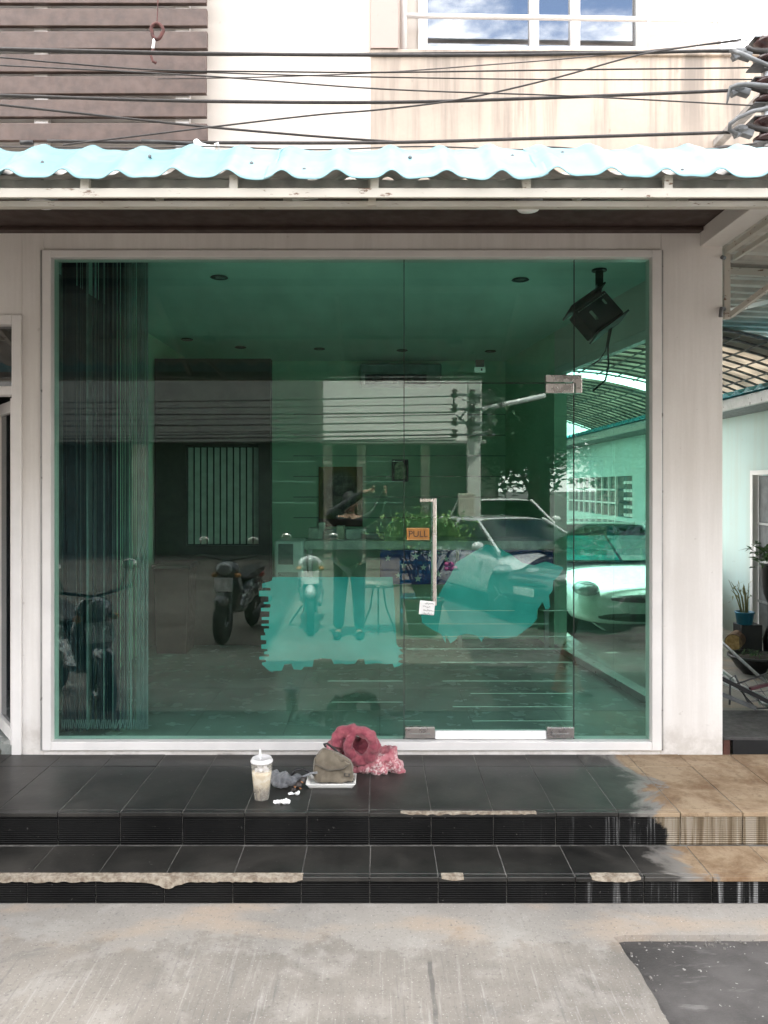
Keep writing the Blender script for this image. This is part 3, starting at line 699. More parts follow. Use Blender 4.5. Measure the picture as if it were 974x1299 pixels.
# ================================================================== POWER LINES across the front
WYR = 3.05
def wire(label, pts, wpx, Y=WYR, mat=None, sag=0):
    q = [P(x, y, Y) for x, y in pts]; out = []
    n = len(q)
    for i in range(n-1):
        p0, p1, p2, p3 = q[max(i-1, 0)], q[i], q[i+1], q[min(i+2, n-1)]
        for k in range(8):
            t = k/8; out.append(.5*((2*p1)+(p2-p0)*t+(2*p0-5*p1+4*p2-p3)*t*t+(3*p1-p0-3*p2+p3)*t**3))
    out.append(q[-1])
    o = MB().tube(out, wpx*Y/F/2, 7).build('power_cable', mat or M_CABLE, smooth=True)
    return tag(o, label, 'cable', 'power cables strung across the upper front')
wire('thick topmost cable ending at the highest insulator clamp', [(-160,58),(0,62),(262,68),(484,70),(700,69),(931,64)], 4.2)
wire('thin cable strung just under the topmost thick cable and merging with it', [(-160,60),(0,64),(262,70),(484,68),(700,66),(931,66)], 2.4, WYR+.02)
wire('thick cable ending in the middle insulator clamp', [(-160,117),(0,121),(226,128),(484,130),(700,124),(926,115)], 4.2)
wire('thick cable running just above the canopy into the lowest insulator clamp', [(60,179),(250,181),(484,181),(700,175),(926,168)], 4.2)
wire('dark cable slanting down to the right from the left edge across the brown slats', [(-160,115),(0,133),(130,147),(262,161),(400,173),(500,180)], 3.0, WYR+.04)
wire('thin cable climbing steeply to the right from the canopy to the top insulator', [(80,184),(180,172),(262,162),(400,146),(484,139),(585,126),(700,100),(790,75),(836,65),(940,50)], 2.2, WYR-.03)
wire('thin cable bending over the brown slats then level below the window', [(-160,63),(0,73),(65,79),(201,89),(340,91),(484,92),(700,89),(955,86)], 2.0, WYR+.06)
wire('thin cable sagging to the right across the middle of the stained parapet', [(-160,76),(0,83),(251,96),(484,113),(725,122),(955,134)], 1.9, WYR-.05)
wire('thin level cable crossing the stained parapet second below the window', [(180,88),(320,94),(484,98),(700,101),(955,101)], 1.7, WYR+.08)
wire('thin cable rising gently to the top right past the window sill', [(200,100),(330,98),(484,92),(610,83),(735,73),(952,51)], 1.6, WYR+.1, M_CABLE2)
wire('black cable lying wavy along the top of the cyan canopy', [(300,192),(484,194),(580,195),(640,194),(670,189),(700,187),(735,190),(766,197),(850,194),(960,182)], 2.4, 2.85)
wire('thin black cable lying low over the cyan tiles below the insulators', [(-100,185),(60,187),(180,188),(262,186),(400,190),(534,186),(660,190),(800,191),(960,190)], 1.8, 2.82)
wire('small loose coil of thin wire beside the lowest insulator', [(892,193),(905,188),(925,185),(941,189),(938,194),(925,191),(912,192),(905,195)], 1.8, 2.9)
# taped joint on the low cable
jt = thing('cable_joint', 'white taped cable joint above the canopy at the edge of the slats', 'cable joint', P(262, 185, 2.9))
MB().tube([P(249, 180, 2.9), P(252, 186, 2.88), P(262, 190, 2.9), P(272, 188, 2.9)], [.012, .018, .02, .008], 8).build('tape', M_PAPER, jt, smooth=True)
MB().tube([P(272, 190, 2.9), P(273, 183, 2.9), P(276, 181, 2.9), P(278, 190, 2.9)], .004, 6).build('clip', M_WHITE, jt, smooth=True)
MB().tube([P(180, 179, 2.91), P(215, 181, 2.9), P(250, 183, 2.9)], .008, 8).build('sleeve', M_BLACK, jt, smooth=True)
MB().tube([P(26, 181, 2.91), P(42, 181, 2.91)], .009, 8).build('sleeve', M_BLACK, jt, smooth=True)
# hanging rusty hook in front of the slats
hk = thing('wire_hook', 'rusty looped wire hook hanging in front of the brown slats', 'hook', P(199, 45, 3.3))
M_RUST = M('rusty_wire', (.10, .035, .03), .8, var=.35, scale=60)
MB().tube([P(201, -40, 3.3), P(200, 10, 3.3), P(199, 30, 3.3)], .0025, 6).build('wire', M_RUST, hk)
MB().tube([P(199+8*math.cos(a)*(.8 if math.sin(a) > 0 else 1), 40+10*math.sin(a), 3.3) for a in [i*2*math.pi/18 for i in range(18)]], .0075, 7, True).build('ring', M_RUST, hk, smooth=True)
MB().tube([P(196, 48, 3.3), P(194, 62, 3.3)], .006, 6).build('shank', M_SILVER, hk)
MB().tube([P(195, 62, 3.3), P(191, 70, 3.3), P(194, 78, 3.3), P(198, 80, 3.3)], .006, 6).build('tip', M_RUST, hk)
# insulator rack at the right
rk = thing('insulator_rack', 'steel rack of brown spool insulators at the top right corner', 'insulator rack', P(965, 120, 3.12))
MB().box(PX(966, 3.12), 3.10, PZ(205, 3.12), PX(982, 3.12), 3.13, PZ(44, 3.12)).box(PX(966, 3.12)+.01, 3.1305, PZ(120, 3.12), PX(982, 3.12), 3.598, PZ(110, 3.12)).build('rack_bar', M_SILVER, rk, bevel=.003)
for py in (66, 117, 166):
    c = P(972, py, 3.06)
    sp = MB().lathe([(.012, -.045), (.046, -.043), (.05, -.030), (.03, -.018), (.024, 0), (.03, .018), (.05, .030), (.046, .043), (.012, .045)], c, 18).build('spool', M_PORC, rk, smooth=True)
    MB().tube([c+Vector((0, 0, -.06)), c+Vector((0, 0, .06))], .008, 8).build('pin', M_SILVER, sp)
    MB().box(c.x-.055, c.y-.02, c.z+.047, c.x+.03, c.y+.06, c.z+.053).box(c.x-.055, c.y-.02, c.z-.053, c.x+.03, c.y+.06, c.z-.047).build('clevis', M_GREYST, sp, bevel=.002)
for i, (px, py) in enumerate(((938, 67), (936, 113), (940, 165))):
    c = P(px, py, 3.05)
    cl = MB().ball(c, (.034, .022, .020), 12, 7).obox(c+Vector((.02, 0, -.012)), (.05, .03, .028), (0, R(18), 0)).obox(c+Vector((-.015, 0, -.016)), (.03, .025, .022), (0, R(-25), 0)).build('dead_end_clamp', M_GREYST, rk, bevel=.003)
    MB().tube([c+Vector((.02, -.01, .012)), c+Vector((.05, 0, .008)), P(974, (66, 117, 166)[i], 3.02)], .012, 7).build('clamp_strap', M_CABLE, cl, smooth=True)
MB().tube([P(926, 64, 3.03), P(940, 68, 3.0), P(955, 75, 3.0), P(985, 88, 3.0)], .0085, 8).build('jumper', M_GREYST, rk, smooth=True)
MB().tube([P(922, 131, 3.03), P(924, 120, 3.03), P(927, 111, 3.02), P(935, 108, 3.0), P(950, 107, 3.0), P(985, 110, 3.0)], [.003, .007, .009, .009, .009, .009], 8).build('jumper', M_GREYST, rk, smooth=True)
MB().tube([P(935, 170, 3.04), P(925, 165, 3.03), P(926, 157, 3.02), P(937, 149, 3.0), P(955, 141, 3.0), P(985, 135, 3.0)], .0085, 8).build('jumper', M_GREYST, rk, smooth=True)

# ================================================================== THINGS ON THE LANDING
ZL = Z2
def lp(px, py, z=ZL):
    """point on a level plane under a photo pixel"""
    Y = (CZ-z)*F/(py-HY); return Vector((PX(px, Y), Y, z))
# iced drink cup
c0 = lp(332, 1013)
cup = thing('drink_cup', 'plastic cup of milky iced drink with a white straw on the landing', 'cup', c0)
def clear_mat(name, col, mixf, ior=1.35):
    m = bpy.data.materials.new(name); m.use_nodes = True; N, L = m.node_tree.nodes, m.node_tree.links; B = N['Principled BSDF']; g = G(N, L)
    tr = N.new('ShaderNodeBsdfTransparent'); mx = N.new('ShaderNodeMixShader')
    p = g.obj(); z = g.xyz(p)[2]
    n = g.noise(g.mapping(p, (1, 1, .8)), 26, 4)
    low = g.math('ADD', z, g.math('MULTIPLY', g.noise(p, 45, 4), .06))
    c = g.mix(g.ramp(n, .45, .6), col[0], col[1])
    if len(col) > 2:
        c = g.mix(g.math('MULTIPLY', g.ramp(low, .115, .06), g.ramp(g.noise(g.mapping(p, (1, 1, .35)), 50, 4), .36, .5)), c, col[2])
    L.new(c, B.inputs['Base Color']); B.inputs['Roughness'].default_value = .22; B.inputs['Subsurface Weight'].default_value = 0
    mx.inputs[0].default_value = mixf; L.new(tr.outputs[0], mx.inputs[1]); L.new(B.outputs[0], mx.inputs[2]); L.new(mx.outputs[0], N['Material Output'].inputs[0])
    return m
M_CUPM = clear_mat('frosted_cup_plastic', ((.72, .68, .60), (.80, .77, .70)), .28)
M_MILK = clear_mat('milky_tea_and_ice', ((.62, .52, .36), (.74, .66, .52), (.12, .075, .045)), .97)
M_LID = clear_mat('cup_lid_plastic', ((.74, .72, .73), (.82, .80, .81)), .8)
MB().lathe([(.036, 0), (.037, .002), (.0515, .150), (.0535, .188), (.0545, .190)], c0, 28).build('cup_body', M_CUPM, cup, smooth=True)
MB().lathe([(.0345, .003), (.048, .128), (.0485, .135), (.030, .138), (.004, .136)], c0, 24).build('drink', M_MILK, cup, smooth=True)
MB().lathe([(.0545, .184), (.056, .187), (.056, .193), (.0525, .196), (.049, .205), (.047, .206), (.044, .200), (.002, .200)], c0, 28).build('lid', M_LID, cup, smooth=True)
MB().tube([c0+Vector((.004, 0, .05)), c0+Vector((-.008, -.004, .248))], .0045, 10).build('straw', M_WHITE, cup, smooth=True)
for i in range(7):
    a = i*1.1; MB().obox(c0+Vector((.022*math.cos(a), .022*math.sin(a), .142+.008*(i % 3))), (.024, .024, .02), (i, i*1.7, i*.6)).build('ice_cube', M_LID, cup, bevel=.004)

def blob(name, mat, parent, lobes, vox=.006, disp=.004, dscale=.03, smooth=2, cut=None, remesh=True):
    mb = MB()
    for c, r in lobes: mb.ball(c, r, 16, 10)
    o = mb.build(name, mat, parent, smooth=True)
    rm = o.modifiers.new('remesh', 'REMESH'); rm.mode = 'VOXEL'; rm.voxel_size = vox; rm.use_smooth_shade = True
    sm = o.modifiers.new('smooth', 'SMOOTH'); sm.factor = .6; sm.iterations = smooth
    if disp:
        tx = bpy.data.textures.new(name+'_folds', 'CLOUDS'); tx.noise_scale = dscale; tx.noise_depth = 3
        dm = o.modifiers.new('folds', 'DISPLACE'); dm.texture = tx; dm.strength = disp; dm.mid_level = .5; dm.texture_coords = 'GLOBAL'
    return o
def cloth_mat(name, c1, c2, scale=40, pat=None, weave=.3):
    m, N, L, B = nodes(name); g = G(N, L); p = g.obj()
    c = g.mix(g.ramp(g.noise(p, scale, 5), .35, .65), c1, c2)
    if pat:
        v = N.new('ShaderNodeTexVoronoi'); v.inputs['Scale'].default_value = 90; L.new(g.mapping(p, (1, 1, 1)), v.inputs['Vector'])
        area = g.ramp(g.noise(p, 13, 3), .44, .56)
        c = g.mix(g.math('MULTIPLY', g.ramp(g.noise(p, 85, 3, .6), .46, .54), area), c, pat)
    L.new(c, B.inputs['Base Color']); B.inputs['Roughness'].default_value = .95; B.inputs['Specular IOR Level'].default_value = .15
    B.inputs['Sheen Weight'].default_value = .3
    L.new(g.bump(g.noise(p, 420, 2), weave, .002), B.inputs['Normal']); return m
# jacket: a heap with an open hood rolled over itself
M_MAROON = cloth_mat('maroon_fleece', (.20, .042, .062), (.31, .085, .105), 30)
M_ROSE = cloth_mat('rose_patterned_fleece', (.30, .085, .105), (.40, .15, .17), 40, (.56, .40, .40))
jc = thing('jacket', 'crumpled maroon and pink patterned fleece jacket heaped by the door', 'jacket', lp(465, 980))
JY = jc.location.y+.03
def jp(px, py, dy=0): return P(px, py, JY+dy)
# hood rim: thick drooping roll round the opening
rim = [(426,948),(428,935),(436,928),(448,925.5),(460,928),(470,934),(475,945),(472,957),(464,964),(455,964),(446,958),(441,948),(443,938),(449,931)]
hood = MB()
hood.tube([jp(x, y, -.05+.025*math.sin(i*.9)) for i, (x, y) in enumerate(rim)], [.030,.036,.036,.03,.03,.034,.036,.038,.034,.036,.034,.026,.022,.012], 10)
for (x, y, dy, r) in ((432,944,.0,.052),(447,946,.05,.066),(461,946,.03,.06),(438,956,.03,.05),(455,962,.02,.05),(466,956,.03,.045)):
    hood.ball(jp(x, y, dy), (r, r*.8, r*.85), 14, 9)
ho = hood.build('hood', M_MAROON, jc, smooth=True)
def remesh(o, vox, sm, disp, ds, nm):
    r_ = o.modifiers.new('remesh', 'REMESH'); r_.mode = 'VOXEL'; r_.voxel_size = vox; r_.use_smooth_shade = True
    s_ = o.modifiers.new('smooth', 'SMOOTH'); s_.factor = .6; s_.iterations = sm
    tx = bpy.data.textures.new(nm, 'CLOUDS'); tx.noise_scale = ds; tx.noise_depth = 2
    d_ = o.modifiers.new('folds', 'DISPLACE'); d_.texture = tx; d_.strength = disp; d_.mid_level = .5; d_.texture_coords = 'GLOBAL'
remesh(ho, .0055, 3, .022, .035, 'hood_folds')
blob('sleeve', M_ROSE, jc, [(jp(424,950,.0), (.045,.05,.06)), (jp(431,938,-.02), (.034,.04,.04)), (jp(420,962,.02), (.035,.04,.04))], .0055, .020, .03, 3)
blob('jacket_body', M_ROSE, jc, [(jp(476,965,-.02), (.06,.055,.05)), (jp(490,963,.0), (.06,.05,.055)), (jp(502,972,-.02), (.045,.045,.04)), (jp(480,976,-.03), (.06,.05,.028)), (jp(466,974,-.03), (.05,.045,.03)),
      (jp(497,952,.02), (.035,.04,.03)), (jp(485,955,.02), (.045,.04,.04)), (jp(507,978,-.02), (.025,.035,.02)), (jp(455,975,.02), (.07,.06,.03)), (jp(435,972,.06), (.06,.05,.03))], .0055, .030, .032, 2)
# white tray under the bag
t0 = lp(420, 996)
tr = thing('foam_tray', 'shallow white tray under the olive handbag', 'tray', t0)
tw, td = .128, .075
tm = MB()
def tray(u, v):
    x = (u-.5)*2; y = (v-.5)*2; e = max(abs(x), abs(y)); k = max(0, (e-.86)/.14)
    return (t0.x+x*tw, t0.y+.02+y*td, ZL+.003+.024*min(1, k*1.15))
tm.grid(tray, 40, 40); o = tm.build('tray_shell', M('white_foam', (.80, .79, .76), .6, var=.04), tr, smooth=True); o.modifiers.new('solid', 'SOLIDIFY').thickness = .0025
# olive handbag lying on the tray
M_OLIVE = cloth_mat('olive_canvas', (.125, .105, .078), (.17, .145, .11), 25)
b0 = lp(424, 992); bg_ = thing('handbag', 'small olive canvas handbag slumped on the white tray', 'bag', b0 + Vector((0, 0, .008)))
BYY = b0.y
front = [(400,993),(424,993),(446,991.5),(448.5,989),(449,974),(446,966),(436,958),(424,954),(413,947.5),(409.5,947),(407,950),(400,959),(397,969),(398,983),(398,990)]
def q_(px, py, y): return P(px, py, y)
mb = MB(); nF = len(front); cx_, cy_ = 423, 974
vs, fs = [], []
lay = [(-.044, .80), (-.046, .95), (-.036, 1.0), (.012, 1.0), (.034, .9), (.040, .7)]
for dy, k in lay:
    for x, y in front:
        vs.append(P(cx_+(x-cx_)*k, min(cy_+(y-cy_)*k + (0 if k == 1 else 2), 992), BYY+dy))
for j in range(len(lay)-1):
    for i in range(nF): fs.append((j*nF+i, j*nF+(i+1) % nF, (j+1)*nF+(i+1) % nF, (j+1)*nF+i))
fs += [tuple(range(nF)), tuple((len(lay)-1)*nF+i for i in range(nF-1, -1, -1))]
mb.add(vs, fs); bo = mb.build('bag_body', M_OLIVE, bg_, smooth=True)
ss = bo.modifiers.new('sub', 'SUBSURF'); ss.levels = ss.render_levels = 3
tx = bpy.data.textures.new('bag_folds', 'CLOUDS'); tx.noise_scale = .045
dm = bo.modifiers.new('folds', 'DISPLACE'); dm.texture = tx; dm.strength = .024; dm.texture_coords = 'GLOBAL'
fl = MB()
def flap(u, v):
    a = P(402+34*u, 958-10*math.sin(math.pi*min(1, u*1.15))+6*u, BYY-.034); b = P(400+44*u, 970+8*math.sin(math.pi*u), BYY-.055)
    q = a.lerp(b, v); return (q.x, q.y-.012*math.sin(math.pi*v), q.z+.003*math.sin(u*14))
fo_ = fl.grid(flap, 20, 8).build('bag_flap', M_OLIVE, bg_, smooth=True); fo_.modifiers.new('solid', 'SOLIDIFY').thickness = .004
MB().obox(P(440, 983, BYY-.048), (.030, .003, .018), (0, R(4), 0)).build('bag_badge', M('dark_badge', (.05, .045, .04), .5), bg_, bevel=.002)
MB().obox(P(440, 983, BYY-.0502), (.016, .001, .008), (0, R(4), 0)).build('badge_mark', M_OLIVE, bg_)
MB().tube([P(413, 947, BYY), P(411, 944, BYY-.01), P(415, 943, BYY-.01), P(424, 950, BYY-.005), P(433, 958, BYY)], .006, 8).build('bag_strap', M_BLACK, bg_, smooth=True)
MB().obox(P(411, 953, BYY-.022), (.008, .006, .008), (0, .5, 0)).build('bag_clasp', M_STEEL, bg_, bevel=.002)
# grey cloth mask with ear loops
k0 = lp(361, 998); mk = thing('cloth_mask', 'crumpled grey cloth mask with dark loops between cup and bag', 'mask', k0)
M_GREYC = cloth_mat('grey_cloth', (.115, .12, .13), (.20, .205, .215), 30)
blob('mask_cloth', M_GREYC, mk, [(P(352, 990, k0.y), (.032, .04, .030)), (P(361, 988, k0.y+.01), (.034, .04, .034)), (P(370, 990, k0.y), (.034, .035, .026)), (P(357, 996, k0.y-.01), (.036, .03, .016)), (P(349, 982, k0.y+.02), (.022, .03, .02)), (P(376, 985, k0.y+.02), (.025, .03, .014))], .005, .022, .025, 2)
MB().tube([P(370, 984, k0.y), P(374, 977, k0.y), P(384, 975, k0.y+.02), P(393, 979, k0.y+.02), P(399, 983, k0.y+.01)], .007, 7).build('ear_loop', M_BLACK, mk, smooth=True)
MB().tube([P(376, 988, k0.y), P(385, 985, k0.y), P(394, 981, k0.y), P(402, 980, k0.y+.02)], .006, 7).build('ear_loop', M_GREYC, mk, smooth=True)
# keys / lighter bundle
k1 = lp(377, 1004); ky = thing('key_pouch', 'small dark patterned pouch beside the white tray', 'pouch', k1)
blob('pouch_body', M('dark_pouch', (.035, .022, .018), .5, col2=(.01, .01, .01), scale=60), ky, [(P(372, 1002, k1.y), (.014, .016, .016)), (P(379, 996, k1.y+.01), (.02, .02, .022)), (P(384, 990, k1.y+.03), (.014, .016, .02))], .004, .008, .02, 1)
for px, py in ((374, 998), (381, 1000), (383, 992)): MB().obox(P(px, py, k1.y-.018), (.012, .004, .006), (.3, .6, .2)).build('charm', M('brown_charm', (.35, .16, .07), .4), ky, bevel=.001)
# tissues
M_TISS = M('white_tissue', (.88, .88, .88), .9, var=.02)
for nm, px, py, k, lab in (('tissue', 357, 1019, 1.0, 'crumpled white tissue nearest the step edge below the cup'), ('tissue', 374, 1008, .75, 'smaller crumpled white tissue beside the dark pouch')):
    c = lp(px, py); o = MB()
    for i in range(7): o.ball(c+Vector((random.uniform(-.034, .034)*k, random.uniform(-.016, .016)*k, random.uniform(.005, .014)*k)), (random.uniform(.010, .017)*k, random.uniform(.009, .015)*k, random.uniform(.007, .012)*k), 10, 7)
    o = tag(o.build(nm, M_TISS, smooth=True), lab, 'tissue')
    remesh(o, .003, 1, .014*k, .012, 'tissue_folds')

# handwritten tag hanging from the door handle
g0 = P(542, 763, HY_-.005)
tg = tag(MB().obox(P(541.5, 771, HY_-.02), (.088, .0012, .078), (R(-4), R(6), R(3))).build('hanging_tag', M_PAPER), 'white handwritten tag hanging from the bottom of the door handle', 'tag')
tw_ = MB(); random.seed(4)
for r_ in range(4):
    zc = PZ(765.5+4.2*r_, HY_-.02); x = PX(536 if r_ else 539, HY_); xe = PX(550 if r_ != 1 else 546, HY_)
    pts = []
    while x < xe:
        pts.append((x, HY_-.0245-.0008*r_, zc+random.uniform(-.006, .006)-(x-PX(541, HY_))*.1)); x += random.uniform(.002, .005)
    tw_.tube(pts, .0009, 4)
tw_.build('handwriting', M_INK, tg)
MB().tube([P(548, 763.5, HY_-.012), P(551, 757, HY_-.0135), P(553, 763, HY_-.012)], .0008, 4).build('string', M_INK, tg)

# teal film patches left on the inside of the glass
def film(label, poly):
    o = MB().prism([(wx(x), wz(y)) for x, y in poly], GY+.0122, GY+.0137, 'y').build('film_patch', M_FILM)
    return tag(o, label, 'film')
random.seed(11)
pl = [(345,733),(498,733)]
y = 736
pl += [(499, 745), (501, 770), (502, 800), (503, 818)]
for yy in (822, 829, 836, 842): pl += [(510 if yy % 2 else 505, yy), (512, yy+2), (506, yy+4)]
pl += [(509,846),(500,849)]
x = 498
while x > 352:
    wdt = random.uniform(4, 16); yb = random.choice((838, 848, 853, 857, 844, 852)); pl += [(x, yb), (x-wdt, yb+random.uniform(-1, 1))]; x -= wdt + random.uniform(1, 4)
pl += [(346,856),(340,853)]
yy = 845; k = 0
while yy > 742:
    h_ = random.uniform(2.5, 7); xo = (331, 339)[k % 2] + random.uniform(-4, 3); pl += [(xo, yy), (xo, yy-h_)]; yy -= h_+.3; k += 1
pl += [(343,738)]
film('jagged rectangular teal film patch low on the big left pane', pl)
film('ragged teal film blot on the glass door right of the handle', [(600,702),(618,691),(630,694),(648,703),(664,715),(679,718),(694,713),(717,721),(711,731),(704,738),(703,750),(698,757),(700,772),(694,775),(690,765),(683,776),(683,786),(676,795),(664,804),(655,810),(630,812),(616,809),(612,816),(606,808),(594,806),(582,808),(578,814),(572,818),(566,806),(566,818),(560,806),(548,800),(536,792),(534,780),(546,772),(557,756),(565,742),(572,731),(580,714),(590,708)])

# ================================================================== INSIDE THE SHOP
random.seed(21)
cur = thing('string_curtain', 'dark string curtain hanging inside the left end of the big pane', 'curtain', (-1.78, 4.8, 3.2))
d_, p_ = MB(), MB()
for i in range(125):
    px = random.uniform(78, 160) if i < 95 else random.uniform(158, 187)
    Y = 4.74+random.uniform(0, .07); x = PX(px, Y); zb = .335+random.uniform(0, .02)
    (p_ if (i >= 95 or i % 9 == 0) else d_).tube([(x, Y, CL), (x+random.uniform(-.004, .004), Y, 1.7), (x+random.uniform(-.006, .006), Y, zb)], random.uniform(.0028, .005), 4)
M_STR1 = M('dark_string', (.025, .035, .055), .9); M_STR2 = M('pale_string', (.17, .21, .22), .9)
d_.build('dark_strings', M_STR1, cur, kind='stuff'); p_.build('pale_strings', M_STR2, cur, kind='stuff')
tb = MB()
for i in range(44):
    px = 79+108*i/43; x = PX(px, 4.73); tb.obox((x, 4.732, .385), (.005, .005, .055), (0, random.uniform(-.35, .35), 0))
tb.build('tassels', M_STR2, cur, kind='stuff')
# counter with star cloth
YC = 7.3; ct = thing('counter', 'long pale counter across the room behind the glass door', 'counter', (PX(530, YC), YC, FL))
ca, cb, cz = PX(386, YC), PX(702, YC), PZ(686, YC)
MB().box(ca, YC, PZ(697, YC), cb, YC+.6, cz).build('counter_top', M('counter_top', (.55, .57, .53), .35), ct, bevel=.004)
for x in (ca+.05, (ca+cb)/2+.3, cb-.05): MB().box(x-.02, YC+.06, FL, x+.02, YC+.1, PZ(697, YC)-.001).build('counter_leg', M_DKALU, ct)
MB().box(ca, YC+.5, FL, cb, YC+.53, PZ(697, YC)-.001).build('counter_back', M_INW, ct)
M_BLUE = M('navy_cloth', (.025, .06, .26), .9, var=.2, scale=5); M_STAR = M('white_star_print', (.70, .72, .74), .9)
def drape(xa, xb, z0, z1, ph):
    return lambda u, v: (xa+(xb-xa)*u, YC-.012-.012*math.sin(u*17+ph)*(1-v)-.004, z0+(z1-z0)*v)
cl = MB().grid(drape(PX(482, YC), PX(578, YC), PZ(741, YC), PZ(697.5, YC), 0), 40, 6).build('star_cloth', M_BLUE, smooth=True)
cl.modifiers.new('solid', 'SOLIDIFY').thickness = .003
tag(cl, 'navy cloth with white stars hanging over the counter front', 'cloth')
sb = MB()
for px, py, r_ in ((527,706,5),(512,717,4.6),(537,720,4.4),(530,734,5),(505,730,4.2),(556,728,4.6),(545,704,4),(566,709,4),(492,708,4.4)):
    c = P(px, py, YC-.034); rr = r_*YC/F
    pts = [(c.x+rr*(1 if k % 2 == 0 else .42)*math.sin(k*math.pi/5), c.z+rr*(1 if k % 2 == 0 else .42)*math.cos(k*math.pi/5)) for k in range(10)]
    sb.prism(pts, c.y-.001, c.y, 'y')
sb.build('star', M_STAR, cl)
c2 = MB().grid(drape(PX(582, YC), PX(701, YC), PZ(742, YC), PZ(697.5, YC), 2), 40, 6).build('blue_cloth', M('blue_cloth', (.03, .06, .26), .9, var=.3, scale=5), smooth=True)
c2.modifiers.new('solid', 'SOLIDIFY').thickness = .003; tag(c2, 'plain blue cloth hanging over the right end of the counter', 'cloth')
# white appliance and clutter
fz = thing('water_cooler', 'white boxy appliance standing left of the counter', 'appliance', (PX(366, 7.25), 7.25, FL))
MB().box(PX(348, 7.2), 7.2, FL, PX(384, 7.2), 7.6, PZ(686, 7.2)).build('case', M_WHITE, fz, bevel=.02)
MB().box(PX(353, 7.2), 7.19, PZ(716, 7.2), PX(372, 7.2), 7.199, PZ(690, 7.2)).build('front_panel', M('grey_panel', (.20, .22, .21), .4), fz, bevel=.004)
MB().box(PX(353, 7.2), 7.185, PZ(732, 7.2), PX(378, 7.2), 7.199, PZ(726, 7.2)).build('drip_tray', M_DKALU, fz)
random.seed(5)
for i, (px, h_, wv, cc) in enumerate(((398, .11, .05, (.5,.5,.45)), (408, .16, .03, (.65,.66,.6)), (418, .09, .07, (.2,.25,.25)), (432, .13, .04, (.55,.5,.4)), (452, .10, .10, (.6,.62,.6)), (472, .06, .12, (.3,.32,.32)))):
    x = PX(px, YC+.25); tag(MB().box(x-wv, YC+.2, cz+.0005, x+wv, YC+.34, cz+h_).build('storage_box', M('box_paint_%s' % 'abcdef'[i], cc, .6), bevel=.006),
        ['cream box at the left end of the counter', 'tall pale box on the counter', 'low dark box on the counter', 'tan box on the counter below the poster', 'wide pale box on the counter below the poster', 'flat grey box on the counter left of the door'][i], 'box')
# poster, notices, shrine picture, air conditioner
YB = BY-.02
po = thing('poster', 'dark framed poster with yellow brown edges on the back wall', 'poster', P(432, 630, YB))
M_POST, N, L, B = nodes('poster_print'); g = G(N, L); p = g.obj(); x, y, z = g.xyz(p)
rr = g.math('SQRT', g.math('ADD', g.math('MULTIPLY', g.math('MULTIPLY', x, x), 2.2), g.math('MULTIPLY', z, z)))
c = g.mix(g.ramp(rr, .22, .36), g.mix(g.ramp(g.noise(p, 9, 6, .7), .42, .62), (.012, .015, .014), (.12, .13, .10)), (.16, .11, .015))
L.new(c, B.inputs['Base Color']); B.inputs['Roughness'].default_value = .4
MB().box(PX(404, YB), YB, PZ(668, YB), PX(460, YB), BY-.001, PZ(592, YB)).build('print', M_POST, po)
MB().box(PX(404, YB), YB-.004, PZ(668, YB), PX(460, YB), YB-.0005, PZ(658, YB)).build('print_band', M('red_brown_band', (.10, .025, .012), .5), po)
no = thing('notice_board', 'pale notices pinned on the wall under the dark poster', 'notice', P(432, 680, YB))
for i, (a, b, t, bt, cc) in enumerate(((405, 430, 671, 684, .55), (432, 459, 671, 676, .35), (432, 447, 677, 690, .6), (449, 459, 677, 690, .25), (406, 429, 685, 693, .4))):
    MB().box(PX(a, YB), YB, PZ(bt, YB), PX(b, YB), BY-.001, PZ(t, YB)).build('notice_sheet', M('notice_%s' % 'abcde'[i], (cc*.8, cc, cc), .7, var=.3, scale=14), no)
fp = thing('framed_picture', 'small framed arched picture on the back wall by the pane joint', 'picture', P(507, 597, YB))
MB().box(PX(497, YB), YB-.01, PZ(611, YB), PX(518, YB), BY-.001, PZ(583, YB)).build('picture_frame', M_BLACK, fp, bevel=.004)
arc = [(PX(500.5, YB), PZ(608, YB)), (PX(514.5, YB), PZ(608, YB))]+[(PX(507.5, YB)+PX(488, YB)*math.cos(a)*1.0, PZ(594, YB)+PX(489, YB)*1.1*math.sin(a)) for a in [i*math.pi/8 for i in range(9)]]
MB().prism(arc, YB-.014, YB-.0105, 'y').build('picture_print', M('picture_print', (.62, .66, .42), .5, col2=(.12, .2, .1), scale=26), fp)
ac = thing('air_conditioner', 'wall air conditioner high on the back wall', 'air conditioner', P(508, 474, 8.8))
MB().box(PX(457, 8.78), 8.78, PZ(489, 8.78), PX(560, 8.78), BY-.001, PZ(461, 8.78)).build('case', M('grey_case', (.28, .31, .29), .45), ac, bevel=.02)
MB().box(PX(463, 8.77), 8.768, PZ(488, 8.78), PX(541, 8.77), 8.779, PZ(475, 8.78)).build('louvre', M('dark_louvre', (.03, .035, .05), .3), ac)
sn = thing('glass_sensor', 'small white and brown sensor stuck high on the glass', 'sensor', (wx(610), GY+.02, wz(463)))
MB().box(wx(603), GY+.0115, wz(471), wx(617), GY+.03, wz(464.3)).build('label', M_WHITE, sn, bevel=.001)
MB().box(wx(604.5), GY+.0115, wz(464), wx(615.5), GY+.035, wz(455)).build('sensor_case', M('brown_case', (.11, .07, .06), .5), sn, bevel=.002)
MB().box(wx(611), GY+.009, wz(469), wx(613), GY+.0114, wz(466)).build('mark', M_INK, sn)
